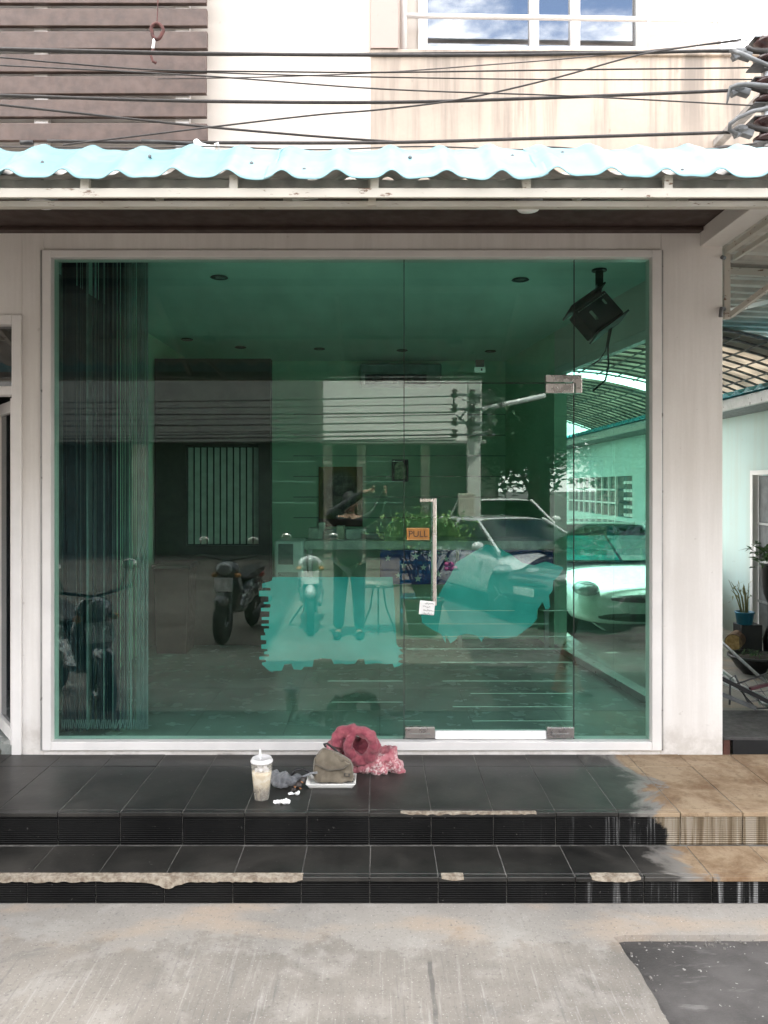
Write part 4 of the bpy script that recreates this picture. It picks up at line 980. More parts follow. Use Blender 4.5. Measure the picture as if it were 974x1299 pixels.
# stage light hanging from the ceiling
LY = 5.2; lc = P(756, 401, LY)
sg = thing('stage_light', 'black floodlight on a ceiling bracket behind the right pane', 'floodlight', lc)
MB().tube([(PX(760, LY), LY, CL-.001), (PX(760, LY), LY, CL-.012)], .05, 14).build('base_plate', M_BLACK, sg)
MB().beam((PX(760, LY), LY, CL-.012), P(760, 362, LY), .05, .016).build('hanger', M_BLACK, sg)
MB().beam(P(760, 362, LY), P(757, 378, LY), .035, .05).build('hanger_clamp', M_BLACK, sg)
RT = (R(-18), R(-35), R(14))
MB().obox(lc, (.27, .13, .20), RT).build('housing', M_BLACK, sg, bevel=.008)
from mathutils import Euler
RM = Euler(RT).to_matrix()
def lq(x, y, z): return lc + RM @ Vector((x, y, z))
MB().obox(lq(-.01, -.02, .125), (.30, .21, .012), RT).build('barn_door', M_BLACK, sg, bevel=.002)
MB().obox(lq(0, -.03, -.118), (.27, .19, .012), RT).build('barn_door', M_BLACK, sg, bevel=.002)
vb = MB()
for i in range(15): vb.obox(lq(-.115+.0165*i, -.0665, .078), (.007, .003, .007), RT)
vb.build('vent_dots', M_STEEL, sg)
MB().obox(lq(-.05, -.068, .0), (.022, .006, .075), RT).build('bracket_knob', M_STEEL, sg, bevel=.003)
MB().obox(lq(.075, -.068, .035), (.016, .006, .045), RT).build('bracket_knob', M_STEEL, sg, bevel=.003)
MB().tube([lq(.06, 0, -.1), P(771, 438, LY), P(772, 462, LY), P(768, 482, LY), P(752, 496, LY)], .007, 7).build('power_lead', M_BLACK, sg, smooth=True)
MB().tube([lq(.04, 0, -.1), P(768, 445, LY), P(760, 457, LY), P(750, 463, LY)], .004, 7).build('power_lead', M_BLACK, sg, smooth=True)
# low dark chairs / box near the partition
bn = thing('storage_bin', 'dark bin standing in front of the brown partition', 'bin', (PX(222, 7.2), 7.2, FL))
MB().prism([(PX(202, 7.2), FL), (PX(240, 7.2), FL), (PX(243, 7.2), PZ(720, 7.2)), (PX(199, 7.2), PZ(720, 7.2))], 7.1, 7.4, 'y').build('bin_body', M('dark_red_bin', (.06, .02, .018), .5), bn, bevel=.01)
MB().box(PX(197, 7.2), 7.08, PZ(720, 7.2)+.001, PX(245, 7.2), 7.42, PZ(715, 7.2)).build('bin_rim', M_BLACK, bn, bevel=.004)

# ================================================================== THE ALLEY ON THE RIGHT
HX = 4.24
ho_ = thing('neighbour_house', 'pale turquoise single-storey house along the alley', 'house', (5.5, 10, 0))
WT = CZ+.83
hw = MB(); da, db_, dz0, dz1 = 7.55, 8.80, .16, 2.02      # doorway
hw.box(HX, db_, -.02, HX+.2, 12.95, WT).box(HX, 4.6, -.02, HX+.2, da, WT).box(HX, da, dz1, HX+.2, db_, WT).box(HX, da, -.02, HX+.2, db_, dz0)
wy0, wy1, wz0, wz1 = 12.95, 17.3, 1.30, 2.02
hw.box(HX, wy0, -.02, HX+.2, wy1, wz0).box(HX, wy0, wz1, HX+.2, wy1, WT).box(HX, wy1, -.02, HX+.2, 21, WT)
hw.box(HX+.2, 20.8, -.02, 9, 21, WT).box(HX+.2, 4.6, -.02, 9, 4.8, WT)
hw.build('house_wall', M_TURQ, ho_)
MB().box(HX+.16, wy0, wz0, HX+.18, wy1, wz1).build('window_pane', M_UPGL, ho_)
for i in range(9): y = wy0+.9+(wy1-wy0-.9)*i/8; MB().box(HX-.01, y-.02, wz0, HX+.03, y+.02, wz1).build('window_bar', M_ALU, ho_)
for z in (wz0+.24, wz0+.48): MB().box(HX+.001, wy0+.9, z-.015, HX+.028, wy1, z+.015).build('window_bar', M_ALU, ho_)
for j in range(3):
    for i in range(5): MB().box(HX+.02, wy0+.08+.16*j, wz0+.02+.14*i, HX+.12, wy0+.2+.16*j, wz0+.07+.14*i).build('vent_block', M_WALL, ho_)
MB().box(HX+.10, 4.82, .0, 8.9, 20.7, .1).build('house_floor', M_INDARK, ho_)
MB().box(HX-.45, 4.2, WT+.001, HX-.40, 21.2, WT+.12).build('fascia', M_DKALU, ho_, bevel=.003)
MB().box(HX-.399, 4.2, WT+.001, HX+.2, 21.2, WT+.02).build('eave_board', M_GREYST, ho_)
def tr_(u, v):
    c = math.cos(2*math.pi*(4.2+17*v)/.25); return (HX-.55+3.0*u, 4.2+17*v, WT+.14+.55*u+.025*c)
o = MB().grid(tr_, 2, 400).build('roof_sheet', M_TEALR, ho_, smooth=True); o.modifiers.new('solid', 'SOLIDIFY').thickness = .003
df = MB(); df.box(HX-.02, da, dz0, HX+.1, da+.06, dz1).box(HX-.02, db_-.06, dz0, HX+.1, db_, dz1).box(HX-.02, da+.061, dz1-.05, HX+.1, db_-.061, dz1)
dfo = df.build('door_frame', M_ALU, ho_, bevel=.003)
MB().box(HX+.05, da+.07, dz0, HX+.06, db_-.07, dz1-.06).build('door_panel', M('grey_screen', (.13, .135, .135), .6), ho_)
for z in (.55, 1.0, 1.42): MB().box(HX+.03, da+.07, z-.012, HX+.048, db_-.07, z+.012).build('door_rail', M_DKALU, ho_)
MB().box(HX-.012, db_-.12, 1.05, HX+.03, db_-.065, 1.18).build('door_lock', M_ALU, ho_, bevel=.003)
MB().box(HX-.5, 7.0, -.02, HX-.002, 9.6, .10).build('stone_ledge', M_CONC, ho_, bevel=.01)

rh = thing('rear_house', 'grey house closing the far end of the alley', 'house', (1.5, 20, 0))
MB().box(-6, 19.5, -.02, 4.1, 24, 4.3).build('house_wall', M_OPPB, rh)
MB().box(-6.3, 19.2, 4.301, 4.15, 24.3, 4.45).build('house_roof', M_OPPG, rh)

def leaves(mb, c, n, spread, ln, wd, up=.4, seed=0):
    rnd = random.Random(seed)
    for i in range(n):
        a = rnd.uniform(0, 6.283); el = rnd.uniform(-.2, 1.2)*up; b = Vector(c)+Vector((rnd.gauss(0, spread[0]*.45), rnd.gauss(0, spread[1]*.45), rnd.gauss(0, spread[2]*.45)))
        dr = Vector((math.cos(a)*math.cos(el), math.sin(a)*math.cos(el), math.sin(el))); sd_ = dr.cross(Vector((0, 0, 1))).normalized()
        l, w_ = ln*rnd.uniform(.6, 1.2), wd*rnd.uniform(.7, 1.2); m_ = b+dr*l*.5+Vector((0, 0, l*.08)); e = b+dr*l-Vector((0, 0, l*.12))
        mb.add([b, m_+sd_*w_/2, e, m_-sd_*w_/2], [(0, 1, 2, 3)])
    return mb
def leaf_mat(name, a, b):
    m, N, L, B = nodes(name); g = G(N, L); p = g.obj()
    L.new(g.mix(g.ramp(g.noise(p, 7, 4), .35, .65), a, b), B.inputs['Base Color']); B.inputs['Roughness'].default_value = .55
    N2 = N.new('ShaderNodeBsdfTranslucent'); L.new(g.mix(.5, a, b), N2.inputs[0]); mx = N.new('ShaderNodeMixShader'); mx.inputs[0].default_value = .25
    L.new(B.outputs[0], mx.inputs[1]); L.new(N2.outputs[0], mx.inputs[2]); L.new(mx.outputs[0], N['Material Output'].inputs[0])
    return m
M_LEAF = leaf_mat('green_leaf', (.03, .075, .025), (.09, .16, .06)); M_LEAFY = leaf_mat('yellowish_leaf', (.16, .17, .06), (.28, .27, .12)); M_LEAFD = leaf_mat('dark_tree_leaf', (.014, .034, .015), (.045, .085, .035))
M_SOIL = M('dark_soil', (.04, .03, .022), .95, bump=.5)
def pot(mb, c, r0, r1, h, n=20): return mb.lathe([(r0, 0), (r1, h*.9), (r1*1.08, h*.9), (r1*1.08, h), (r1*.9, h), (r1*.88, h*.85)], c, n)
# dark pot on a stand with a leafy plant
c = Vector((4.10, 8.05, .10)); pp = thing('potted_plant', 'leafy green plant in a tall dark pot beside the house door', 'plant', c)
MB().lathe([(.09, 0), (.10, .15), (.05, .3), (.05, .52), (.09, .62), (.125, .90), (.135, .92), (.11, .92)], c, 20).build('tall_pot', M_BLACK, pp, smooth=True)
leaves(MB(), c+Vector((-.02, 0, 1.02)), 120, (.22, .22, .13), .17, .045, .8, 3).build('foliage', M_LEAF, pp)
# blue pot on black block, stump beside it
bk = tag(MB().box(3.76, 8.02, .101, 3.98, 8.22, .40).build('black_block', M_BLACK, bevel=.01), 'black block carrying the blue flowerpot', 'block')
c = Vector((3.82, 8.08, .401)); bp = thing('blue_flowerpot', 'blue flowerpot with a thin yellowish plant on a black block', 'plant', c)
pot(MB(), c, .075, .092, .13).build('pot', M('blue_glaze', (.03, .20, .33), .35, var=.15), bp, smooth=True)
MB().lathe([(.08, .10), (.002, .112)], c, 16).build('soil', M_SOIL, bp)
sm_ = MB()
for i in range(9):
    a = i*.7; sm_.tube([c+Vector((.03*math.cos(a), .03*math.sin(a), .11)), c+Vector((.05*math.cos(a)-.02, .05*math.sin(a), .25+.02*(i % 4))), c+Vector((.10*math.cos(a)-.06, .08*math.sin(a), .36+.025*(i % 5)))], [.007, .006, .002], 6)
sm_.build('stems', M_LEAFY, bp); leaves(MB(), c+Vector((-.03, 0, .28)), 34, (.09, .08, .12), .10, .016, 1.2, 8).build('foliage', M_LEAFY, bp)
c = Vector((3.66, 7.98, .101)); lg = thing('log_stump', 'short cut log with a pale end leaning by the black block', 'log', c)
MB().tube([c+Vector((-.03, -.06, .14)), c+Vector((.10, .12, .15))], .085, 14).build('bark', M('log_bark', (.16, .10, .06), .9, var=.3, scale=20), lg)
MB().tube([c+Vector((-.0335, -.0655, .1398)), c+Vector((-.031, -.061, .14))], .078, 14).build('cut_face', M('log_end', (.50, .33, .15), .8, col2=(.30, .18, .07), scale=30), lg)
# bowl planter
c = Vector((3.70, 7.62, .0)); bw = thing('bowl_planter', 'wide black bowl planter with low weeds on the alley floor', 'planter', c)
MB().lathe([(.11, 0), (.17, .06), (.225, .15), (.25, .16), (.25, .18), (.22, .18), (.20, .14)], c, 24).build('bowl', M_BLACK, bw, smooth=True)
MB().lathe([(.205, .145), (.002, .16)], c, 18).build('soil', M_SOIL, bw)
leaves(MB(), c+Vector((0, 0, .18)), 90, (.2, .2, .04), .05, .012, 1.2, 5).build('weeds', M_LEAF, bw, kind='stuff')
# black metal step plate
pf = thing('metal_platform', 'low black metal step platform behind the right pier', 'platform', (2.75, 5.5, 0))
MB().box(2.335, 5.24, .118, 3.35, 5.86, .142).build('deck', M('dark_chequer_plate', (.085, .08, .078), .6, .3, bump=.6, bscale=95), pf, bevel=.003)
MB().box(2.40, 5.245, .012, 3.35, 5.262, .1175).build('front_plate', M_BLACK, pf, bevel=.002)
for x, y in ((2.36, 5.27), (2.36, 5.8), (3.3, 5.27), (3.3, 5.8)): MB().box(x-.022, y-.022, 0, x+.022, y+.022, .1175).build('leg', M('rusty_leg', (.13, .05, .035), .8, var=.3), pf)
# heap of scrap frames
M_WSTRIP = M('white_strip', (.70, .69, .68), .5, var=.15, scale=10)
def scrap(nm, lab, cat, build):
    o = thing(nm, lab, cat, (2.8, 6.3, 0)); build(o); return o
def s1(o):
    for i in range(5):
        a = Vector((2.62+.03*i, 6.72-.10*i, .46-.05*i)); b = Vector((3.16+.05*i, 6.25-.12*i, .045+.004*i)); MB().beam(a, b, .035, .014).build('slat', (M_WSTRIP, M_SILVER)[i % 2 == 1], o, bevel=.001)
    MB().beam((2.64, 6.68, .49), (2.86, 6.2, .28), .025, .02).build('cross_rail', M_WSTRIP, o)
    MB().beam((3.1, 6.3, .075), (3.3, 5.95, .06), .025, .02).build('cross_rail', M_WSTRIP, o)
scrap('broken_slat_panel', 'broken panel of white and silver slats lying in the alley', 'panel', s1)
def s2(o): MB().tube([(2.55, 6.1, .75), (3.45, 6.55, .02)], .013, 8).build('tube', M_SILVER, o, smooth=True)
scrap('silver_pole', 'long silver pole slanting down over the scrap heap', 'pole', s2)
def s3(o):
    f = [Vector((2.76, 6.0, .30)), Vector((3.22, 6.05, .44)), Vector((3.28, 5.98, .36)), Vector((3.30, 5.95, .145)), Vector((2.88, 5.9, .145))]
    MB().tube(f, .007, 6, True).build('outline', M_BLACK, o, smooth=True)
    ws = MB()
    for i in range(1, 6):
        t = i/6; ws.tube([f[0].lerp(f[1], t), f[4].lerp(f[3], t)], .003, 5)
    for t in (.35, .7): ws.tube([f[0].lerp(f[4], t), f[2].lerp(f[3], t)], .003, 5)
    ws.build('wires', M_GREYST, o)
    MB().tube([(2.72, 6.0, .145), (2.74, 6.03, .34), (2.79, 6.06, .36), (2.84, 6.02, .22), (2.87, 5.98, .15)], .008, 7).build('bent_leg', M_GREYST, o, smooth=True)
scrap('wire_rack', 'bent wire rack leaning on the scrap heap', 'rack', s3)
def s4(o):
    MB().beam((2.84, 5.92, .29), (3.1, 5.98, .33), .03, .02).build('bar', M('maroon_bar', (.10, .03, .04), .6), o)
    MB().beam((3.02, 5.9, .42), (3.2, 5.94, .15), .03, .025).build('bar', M_GREYST, o)
    MB().beam((2.56, 5.95, .40), (3.05, 5.92, .155), .045, .03).build('bar', M_BLACK, o)
    MB().beam((2.5, 5.93, .30), (2.86, 5.87, .155), .03, .03).build('bar', M_GREYST, o)
scrap('scrap_bars', 'dark and maroon metal bars piled behind the step platform', 'scrap metal', s4)
tag(MB().tube([(2.60, 5.08, .012), (3.1, 4.98, .012)], .010, 8).build('loose_rod', M_WSTRIP, smooth=True), 'white rod lying on the ground before the black platform', 'rod')
tag(MB().box(3.2, 5.88, .01, 3.6, 6.3, .03).obox((3.05, 6.02, .03), (.3, .2, .012), (0, 0, .4)).build('cardboard_piece', M_WSTRIP), 'pale flat board under the scrap heap', 'board')

# ================================================================== VEHICLES
M_CARW = M('white_car_paint', (.80, .80, .79), .22, var=.02, coat=1); M_CARS = M('silver_car_paint', (.66, .67, .68), .25, .15, var=.03, coat=1); M_CARD = M('dark_car_paint', (.035, .037, .042), .22, .2, var=.05, coat=1)
M_RED = M('red_lamp', (.35, .01, .01), .2); M_CLEAR = M('headlamp_glass', (.34, .36, .37), .08, .3); M_PLATE = M('plate_white', (.75, .76, .74), .5)
def car(label, paint, loc, rot, kind='sedan', glass=M_CARGL, with_glare=False):
    t = thing('parked_car', label, 'car')
    h = {'sedan': 0.0, 'suv': .22}[kind]
    stn = [(-2.12,.60,.36,.62,.70),(-2.05,.78,.26,.78,.86),(-1.6,.85,.24,.88,.95),(-.9,.86,.20,.90,.94),(.2,.86,.20,.88,.92),(1.0,.86,.20,.86,.90),(1.55,.84,.22,.78,.82),(1.95,.76,.24,.66,.70),(2.10,.60,.28,.54,.58)]
    vs, fs = [], []
    for x, wd, zb, zs, zt in stn:
        zs += h*.8; zt += h*.8; zb += h*.35
        half = [(.0, zb), (wd*.8, zb), (wd*.98, zb+.10), (wd, (zb+zs)/2), (wd*.97, zs-.06), (wd*.90, zs), (wd*.55, zt), (0, zt+.012)]
        ring = [(x, y, z) for y, z in half] + [(x, -y, z) for y, z in half[-2:0:-1]]
        vs += ring; n = len(ring)
    for i in range(len(stn)-1):
        for k in range(n): fs.append((i*n+k, i*n+(k+1) % n, (i+1)*n+(k+1) % n, (i+1)*n+k))
    fs += [tuple(range(n)), tuple((len(stn)-1)*n+k for k in range(n-1, -1, -1))]
    b = MB().add(vs, fs).build('body', paint, t, smooth=True); s_ = b.modifiers.new('sub', 'SUBSURF'); s_.levels = s_.render_levels = 2
    zr = 1.34+h; zb = .89+h*.8
    back = -1.75 if kind == 'sedan' else -2.0
    low = [(back, .76), (-.3, .83), (1.22, .80)]; top = [(-1.0 if kind == 'sedan' else -1.75, .58), (-.3, .63), (.22, .60)]
    def side(sg):
        vs = [(x, sg*y, zb) for x, y in low]+[(x, sg*y, zr-.03) for x, y in top]; return vs
    L_, T_ = side(1), side(-1)
    gm = MB().add(L_+T_, [(0,1,4,3),(1,2,5,4),(6,9,10,7),(7,10,11,8),(2,8,11,5),(0,3,9,6),(3,4,10,9),(4,5,11,10)])
    gm.build('side_windows', M_CARGL, t)
    q = MB().add([(1.24, .74, zb+.01), (1.24, -.74, zb+.01), (.262, -.555, zr-.035), (.262, .555, zr-.035)], [(0,1,2,3)]).build('windscreen', glass, t); q.modifiers.new('s', 'SOLIDIFY').thickness = .006
    if with_glare:  # panels added to brighten the windscreen; the white half imitates glare
        for ya, yb, mm in ((.02, .70, M_WHITE), (-.70, -.02, M('cyan_windscreen_panel', (.03, .55, .55), .5))):
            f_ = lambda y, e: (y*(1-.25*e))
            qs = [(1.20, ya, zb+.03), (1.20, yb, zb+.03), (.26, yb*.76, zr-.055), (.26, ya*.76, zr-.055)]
            so_ = MB().add(qs, [(0, 1, 2, 3)]).build('glare_panel', mm, t); so_.modifiers.new('s', 'SOLIDIFY').thickness = .004
    rf = MB().grid(lambda u, v: (top[0][0]-.02+(top[2][0]-top[0][0]+.05)*u, .645*(2*v-1)*(1-.06*abs(2*u-1)), zr-.035+.05*(1-(2*v-1)**4)*(1-.35*(2*u-1)**4)), 10, 10).build('roof', paint, t, smooth=True)
    rf.modifiers.new('s', 'SOLIDIFY').thickness = .02
    pm = MB()
    for sg in (1, -1):
        for i in (0, 1, 2): a = Vector((low[i][0], sg*low[i][1], zb-.01)); c_ = Vector((top[i][0], sg*top[i][1], zr-.02)); pm.beam(a, c_, .045, .06)
    pm.build('pillars', paint, t, bevel=.01)
    for x in (-1.32, 1.32):
        for sg in (1, -1):
            r_ = .31+h*.2; y = sg*.74
            wh = MB().lathe([(r_*.62, -.1), (r_*.95, -.1), (r_, -.07), (r_, .07), (r_*.95, .1), (r_*.62, .1)], (x, y, r_), 24, 'y').build('wheel', M_RUBBER, t, smooth=True)
            rm = MB().lathe([(r_*.63, -.09), (r_*.55, -.05), (.05, -.07), (.05, .07), (r_*.55, .05), (r_*.63, .09)], (x, y+sg*.015, r_), 24, 'y')
            rm.build('rim', M_SILVER, wh, smooth=True)
            sk = MB()
            for i in range(5): a = i*2*math.pi/5; sk.beam((x, y+sg*.1, r_), (x+r_*.58*math.cos(a), y+sg*.1, r_+r_*.58*math.sin(a)), .05, .02)
            sk.build('spokes', M_SILVER, wh)
            MB().lathe([(r_*1.12, -.06), (r_*1.14, -.02), (r_*1.14, .05), (r_*1.1, .055)], (x, sg*.80, r_), 24, 'y').build('wheel_arch', M_BLACK, t, smooth=True)
    for sg in (1, -1):
        MB().ball((1.90+h*.1, sg*.63, .66+h*.7), (.24, .15, .085), 14, 8).build('headlight', M_CLEAR, t, smooth=True)
        MB().ball((-2.02, sg*.66, .76+h*.7), (.09, .14, .09), 14, 8).build('tail_light', M_RED, t, smooth=True)
        MB().ball((.86, sg*.95, .96+h*.9), (.07, .10, .07), 12, 8).build('wing_mirror', paint, t, smooth=True)
        MB().beam((-.35, sg*.872, .80+h*.7), (-.18, sg*.872, .80+h*.7), .02, .025).build('door_handle', M_STEEL, t)
    MB().ball((2.06, 0, .56+h*.6), (.07, .42, .045), 16, 8).build('grille', M_BLACK, t, bevel=.02)
    MB().ball((2.03, 0, .36+h*.4), (.08, .58, .07), 16, 8).build('air_intake', M_BLACK, t, bevel=.02)
    MB().box(2.125, -.20, .40+h*.5, 2.14, .20, .50+h*.5).build('number_plate', M_PLATE, t, bevel=.002)
    MB().box(-2.15, -.20, .52+h*.5, -2.12, .20, .63+h*.5).build('number_plate', M_PLATE, t, bevel=.002)
    t.location = loc; t.rotation_euler = (0, 0, rot)
    return t
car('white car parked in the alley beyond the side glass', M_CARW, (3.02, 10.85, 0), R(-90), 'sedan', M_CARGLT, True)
car('silver car parked across the street, mirrored in the door', M_CARS, (2.0, -3.4, 0), R(68))
car('dark car parked nearest the shop on the street, mirrored beside the cone', M_CARD, (3.75, -2.2, 0), R(150))
car('white tall car parked farther down the street, mirrored behind the silver car', M_CARW, (2.7, -8.0, 0), R(84), 'suv')

def scooter(label, paint, loc, rot):
    t = thing('scooter', label, 'scooter')                 # front towards +X
    for x, nm in ((-.60, 'wheel'), (.62, 'wheel')):
        wh = MB().lathe([(.16, -.045), (.235, -.045), (.27, 0), (.235, .045), (.16, .045)], (x, 0, .27), 22, 'y').build(nm, M_RUBBER, t, smooth=True)
        MB().lathe([(.16, -.03), (.03, -.05), (.03, .05), (.16, .03)], (x, 0, .27), 18, 'y').build('rim', M_SILVER, wh, smooth=True)
    b = MB()
    b.ball((-.45, 0, .56), (.40, .15, .17)); b.ball((-.10, 0, .45), (.34, .14, .10)); b.ball((.38, 0, .62), (.10, .17, .30)); b.ball((.45, 0, .86), (.12, .16, .11)); b.ball((.15, 0, .38), (.25, .15, .08))
    o = b.build('body', paint, t, smooth=True); rm = o.modifiers.new('remesh', 'REMESH'); rm.mode = 'VOXEL'; rm.voxel_size = .025; rm.use_smooth_shade = True; o.modifiers.new('smooth', 'SMOOTH').iterations = 4
    MB().ball((.62, 0, .52), (.24, .075, .10)).build('front_mudguard', paint, t, smooth=True)
    MB().ball((-.66, 0, .52), (.22, .07, .09)).build('rear_mudguard', M_BLACK, t, smooth=True)
    MB().prism([(-.80, .72), (-.78, .80), (-.35, .78), (.02, .74), (.04, .69), (-.40, .68)], -.12, .12, 'y').build('seat', M_BLACK, t, bevel=.03)
    MB().tube([(.62, -.07, .27), (.56, -.07, .6), (.46, 0, .95)], .022, 8).tube([(.62, .07, .27), (.56, .07, .6), (.46, 0, .95)], .022, 8).build('fork', M_GREYST, t)
    MB().tube([(.36, -.34, 1.02), (.44, -.15, .99), (.46, 0, .96), (.44, .15, .99), (.36, .34, 1.02)], .014, 8).build('handlebar', M_BLACK, t, smooth=True)
    for sg in (1, -1):
        mr = MB().tube([(.42, sg*.22, 1.0), (.42, sg*.28, 1.16)], .007, 6).build('mirror_stem', M_BLACK, t)
        MB().ball((.41, sg*.30, 1.2), (.02, .065, .045), 12, 8).build('mirror', M_STEEL, mr, smooth=True)
        MB().ball((.50, sg*.14, .80), (.05, .04, .03), 10, 7).build('indicator', M_ORANGE, t, smooth=True)
    MB().ball((.56, 0, .88), (.05, .10, .075), 14, 8).build('headlight', M_CLEAR, t, smooth=True)
    MB().ball((-.86, 0, .66), (.05, .09, .05), 12, 8).build('tail_light', M_RED, t, smooth=True)
    MB().obox((.60, 0, .70), (.01, .22, .16), (0, R(-10), 0)).build('number_plate', M_PLATE, t, bevel=.003)
    MB().obox((-.88, 0, .50), (.01, .20, .15), (0, R(15), 0)).build('number_plate', M_PLATE, t, bevel=.003)
    MB().tube([(-.05, .10, .25), (-.12, .26, .01)], .012, 6).build('stand', M_GREYST, t)
    MB().tube([(-.2, -.14, .24), (-.75, -.18, .36)], [.03, .045], 10).build('exhaust', M_GREYST, t, smooth=True)
    t.location = loc; t.rotation_euler = (0, 0, rot); return t
D_ = 9.75
scooter('silver scooter parked facing the shop just left of the photographer', M_CARS, (RX(388, D_), RY(D_)-.5, 0), R(84))
D_ = 9.0
scooter('black scooter parked farther left of the photographer', M_CARD, (RX(292, D_), RY(D_)-.55, 0), R(97))
scooter('dark motorbike standing close to the steps left of the window', M_CARD, (-2.55, 2.55, 0), R(52))

# ================================================================== BEHIND THE CAMERA: street mirrored in the glass
oy = RY(20.0)
op = thing('opposite_shophouse', 'white shophouse block across the street seen mirrored in the glass', 'shophouse', (0, oy, 0))
xl, xr_ = RX(410, 20), RX(611, 20)
MB().box(xl, oy-8, RZ(560, 20), xr_, oy, 9).build('upper_wall', M_OPPW, op)
MB().box(xl, oy-8, -.02, xr_, oy-.8, RZ(560, 20)).build('ground_wall', M('dark_shopfront', (.10, .12, .11), .6, var=.2, scale=2), op)
for x in (xl+.1, RX(458, 20), RX(540, 20), xr_-.15): MB().box(x-.11, oy-.79, -.02, x+.11, oy-.2, RZ(560, 20)-.002).build('pier', M_OPPB, op)
sh = MB()
for i in range(10): sh.box(xl+.25, oy-.795, .2+.27*i, xr_-.3, oy-.77, .22+.27*i)
sh.build('shutter_rib', M_OPPB, op)
MB().box(xl, oy+.002, RZ(582, 20)+.35, xr_, oy+.9, RZ(560, 20)-.02).build('awning', M_OPPG, op, bevel=.01)
for px in (430, 480, 540): MB().box(RX(px, 20)-.5, oy+.001, 5.2, RX(px, 20)+.4, oy+.02, 6.6).build('window', M_UPGL, op)
o2 = thing('shadow_grey_shophouse', 'shophouse block across the street, painted grey as if in shadow, mirrored left of the white one', 'shophouse', (-8, oy-.3, 0))  # left part of the facade: its grey paint imitates shadow
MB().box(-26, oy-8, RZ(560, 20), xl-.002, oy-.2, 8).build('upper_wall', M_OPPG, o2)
MB().box(-26, oy-8, -.02, xl-.002, oy-1, RZ(560, 20)).build('ground_wall', M('dark_shopfront_grey', (.05, .06, .06), .6, var=.3, scale=1), o2)
for x in (-24, -20.5, -17, -13.5, -10, -6.5): MB().box(x, oy-.99, -.02, x+.4, oy-.3, RZ(560, 20)-.002).build('pier', M_OPPB, o2)
for x in (-23, -18, -12, -8, -4.5): MB().box(x, oy-.199, 5.4, x+1.6, oy-.18, 6.8).build('window', M_UPGL, o2)
o3 = thing('low_white_house', 'low white house beside the trees across the street', 'house', (3, oy-1.5, 0))
MB().box(RX(608, 21.5), oy-7, -.02, RX(628, 21.5), oy-1.5, RZ(512, 21.5)).build('house_wall', M_OPPW, o3)
MB().box(RX(608, 21.5)-.2, oy-7.2, RZ(512, 21.5)+.001, RX(628, 21.5)+.25, oy-1.3, RZ(512, 21.5)+.15).build('house_roof', M_OPPG, o3)
o4 = thing('beige_house', 'beige house far down the street behind the trees', 'house', (14, oy-6, 0))
MB().box(9, oy-12, -.02, 22, oy-5, 6).build('house_wall', M_OPPB, o4)
MB().box(8.6, oy-12.3, 6.001, 22.4, oy-4.6, 6.3).build('house_roof', M_OPPG, o4)
# street pole with its hardware and lines
PD = 16.0; pxp, pyp = RX(601, PD), RY(PD)
pl_ = thing('power_pole', 'square concrete power pole across the street', 'pole', (pxp, pyp, 0))
MB().prism([(pxp-.15, -.02), (pxp+.14, -.02), (pxp+.09, 9), (pxp-.10, 9)], pyp-.12, pyp+.12, 'y').build('pole_shaft', M('pale_pole_concrete', (.56, .55, .51), .85, var=.15, scale=4), pl_, bevel=.012)
MB().box(pxp-.35, pyp+.121, RZ(660, PD), pxp-.02, pyp+.30, RZ(632, PD)+.1).build('meter_box', M_OPPB, pl_, bevel=.01)
for i, py in enumerate((502, 520, 537, 552)):
    z = RZ(py, PD); MB().beam((pxp-.5, pyp+.15, z), (pxp+.42, pyp+.15, z), .05, .05).build('cross_arm', M_GREYST, pl_)
    for k in range(3):
        MB().lathe([(.03, -.09), (.07, -.06), (.03, 0), (.07, .06), (.03, .09)], (pxp-.42+.36*k, pyp+.2, z+.02), 12).build('spool', M_PORC, pl_, smooth=True)
wb = MB(); random.seed(9)
for i in range(12):
    p0 = Vector((pxp+random.uniform(-.45, .4), pyp+.22, RZ(random.uniform(495, 555), PD))); p1 = p0+Vector((random.uniform(-.35, .3), random.uniform(0, .15), random.uniform(-.25, .2)))
    wb.tube([p0, (p0+p1)/2+Vector((random.uniform(-.3, .3), .1, random.uniform(-.25, .1))), p1], .018, 5)
wb.build('wire_tangle', M_BLACK, pl_, kind='stuff')
MB().tube([(pxp+.15, pyp+.2, RZ(520, PD)), (pxp+1.4, pyp+.4, RZ(512, PD)+.12)], .05, 8).build('lamp_arm', M_WHITE, pl_, smooth=True)
for i, (py, th) in enumerate(((507,.014),(514,.01),(521,.016),(530,.01),(536,.016),(543,.01),(549,.012),(552,.018),(556,.018),(559,.014))):
    z = RZ(py, PD); pts = [(pxp-.4-18*t, pyp+.2, z+.10*(t-.5)*(i % 3-1)-.9*t*(1-t)*.4) for t in [k/14 for k in range(15)]]
    tag(MB().tube(pts, th, 5).build('street_cable', M_CABLE, smooth=True), 'dark cable running left from the street pole, mirrored in the glass', 'cable', 'cables along the far side of the street')
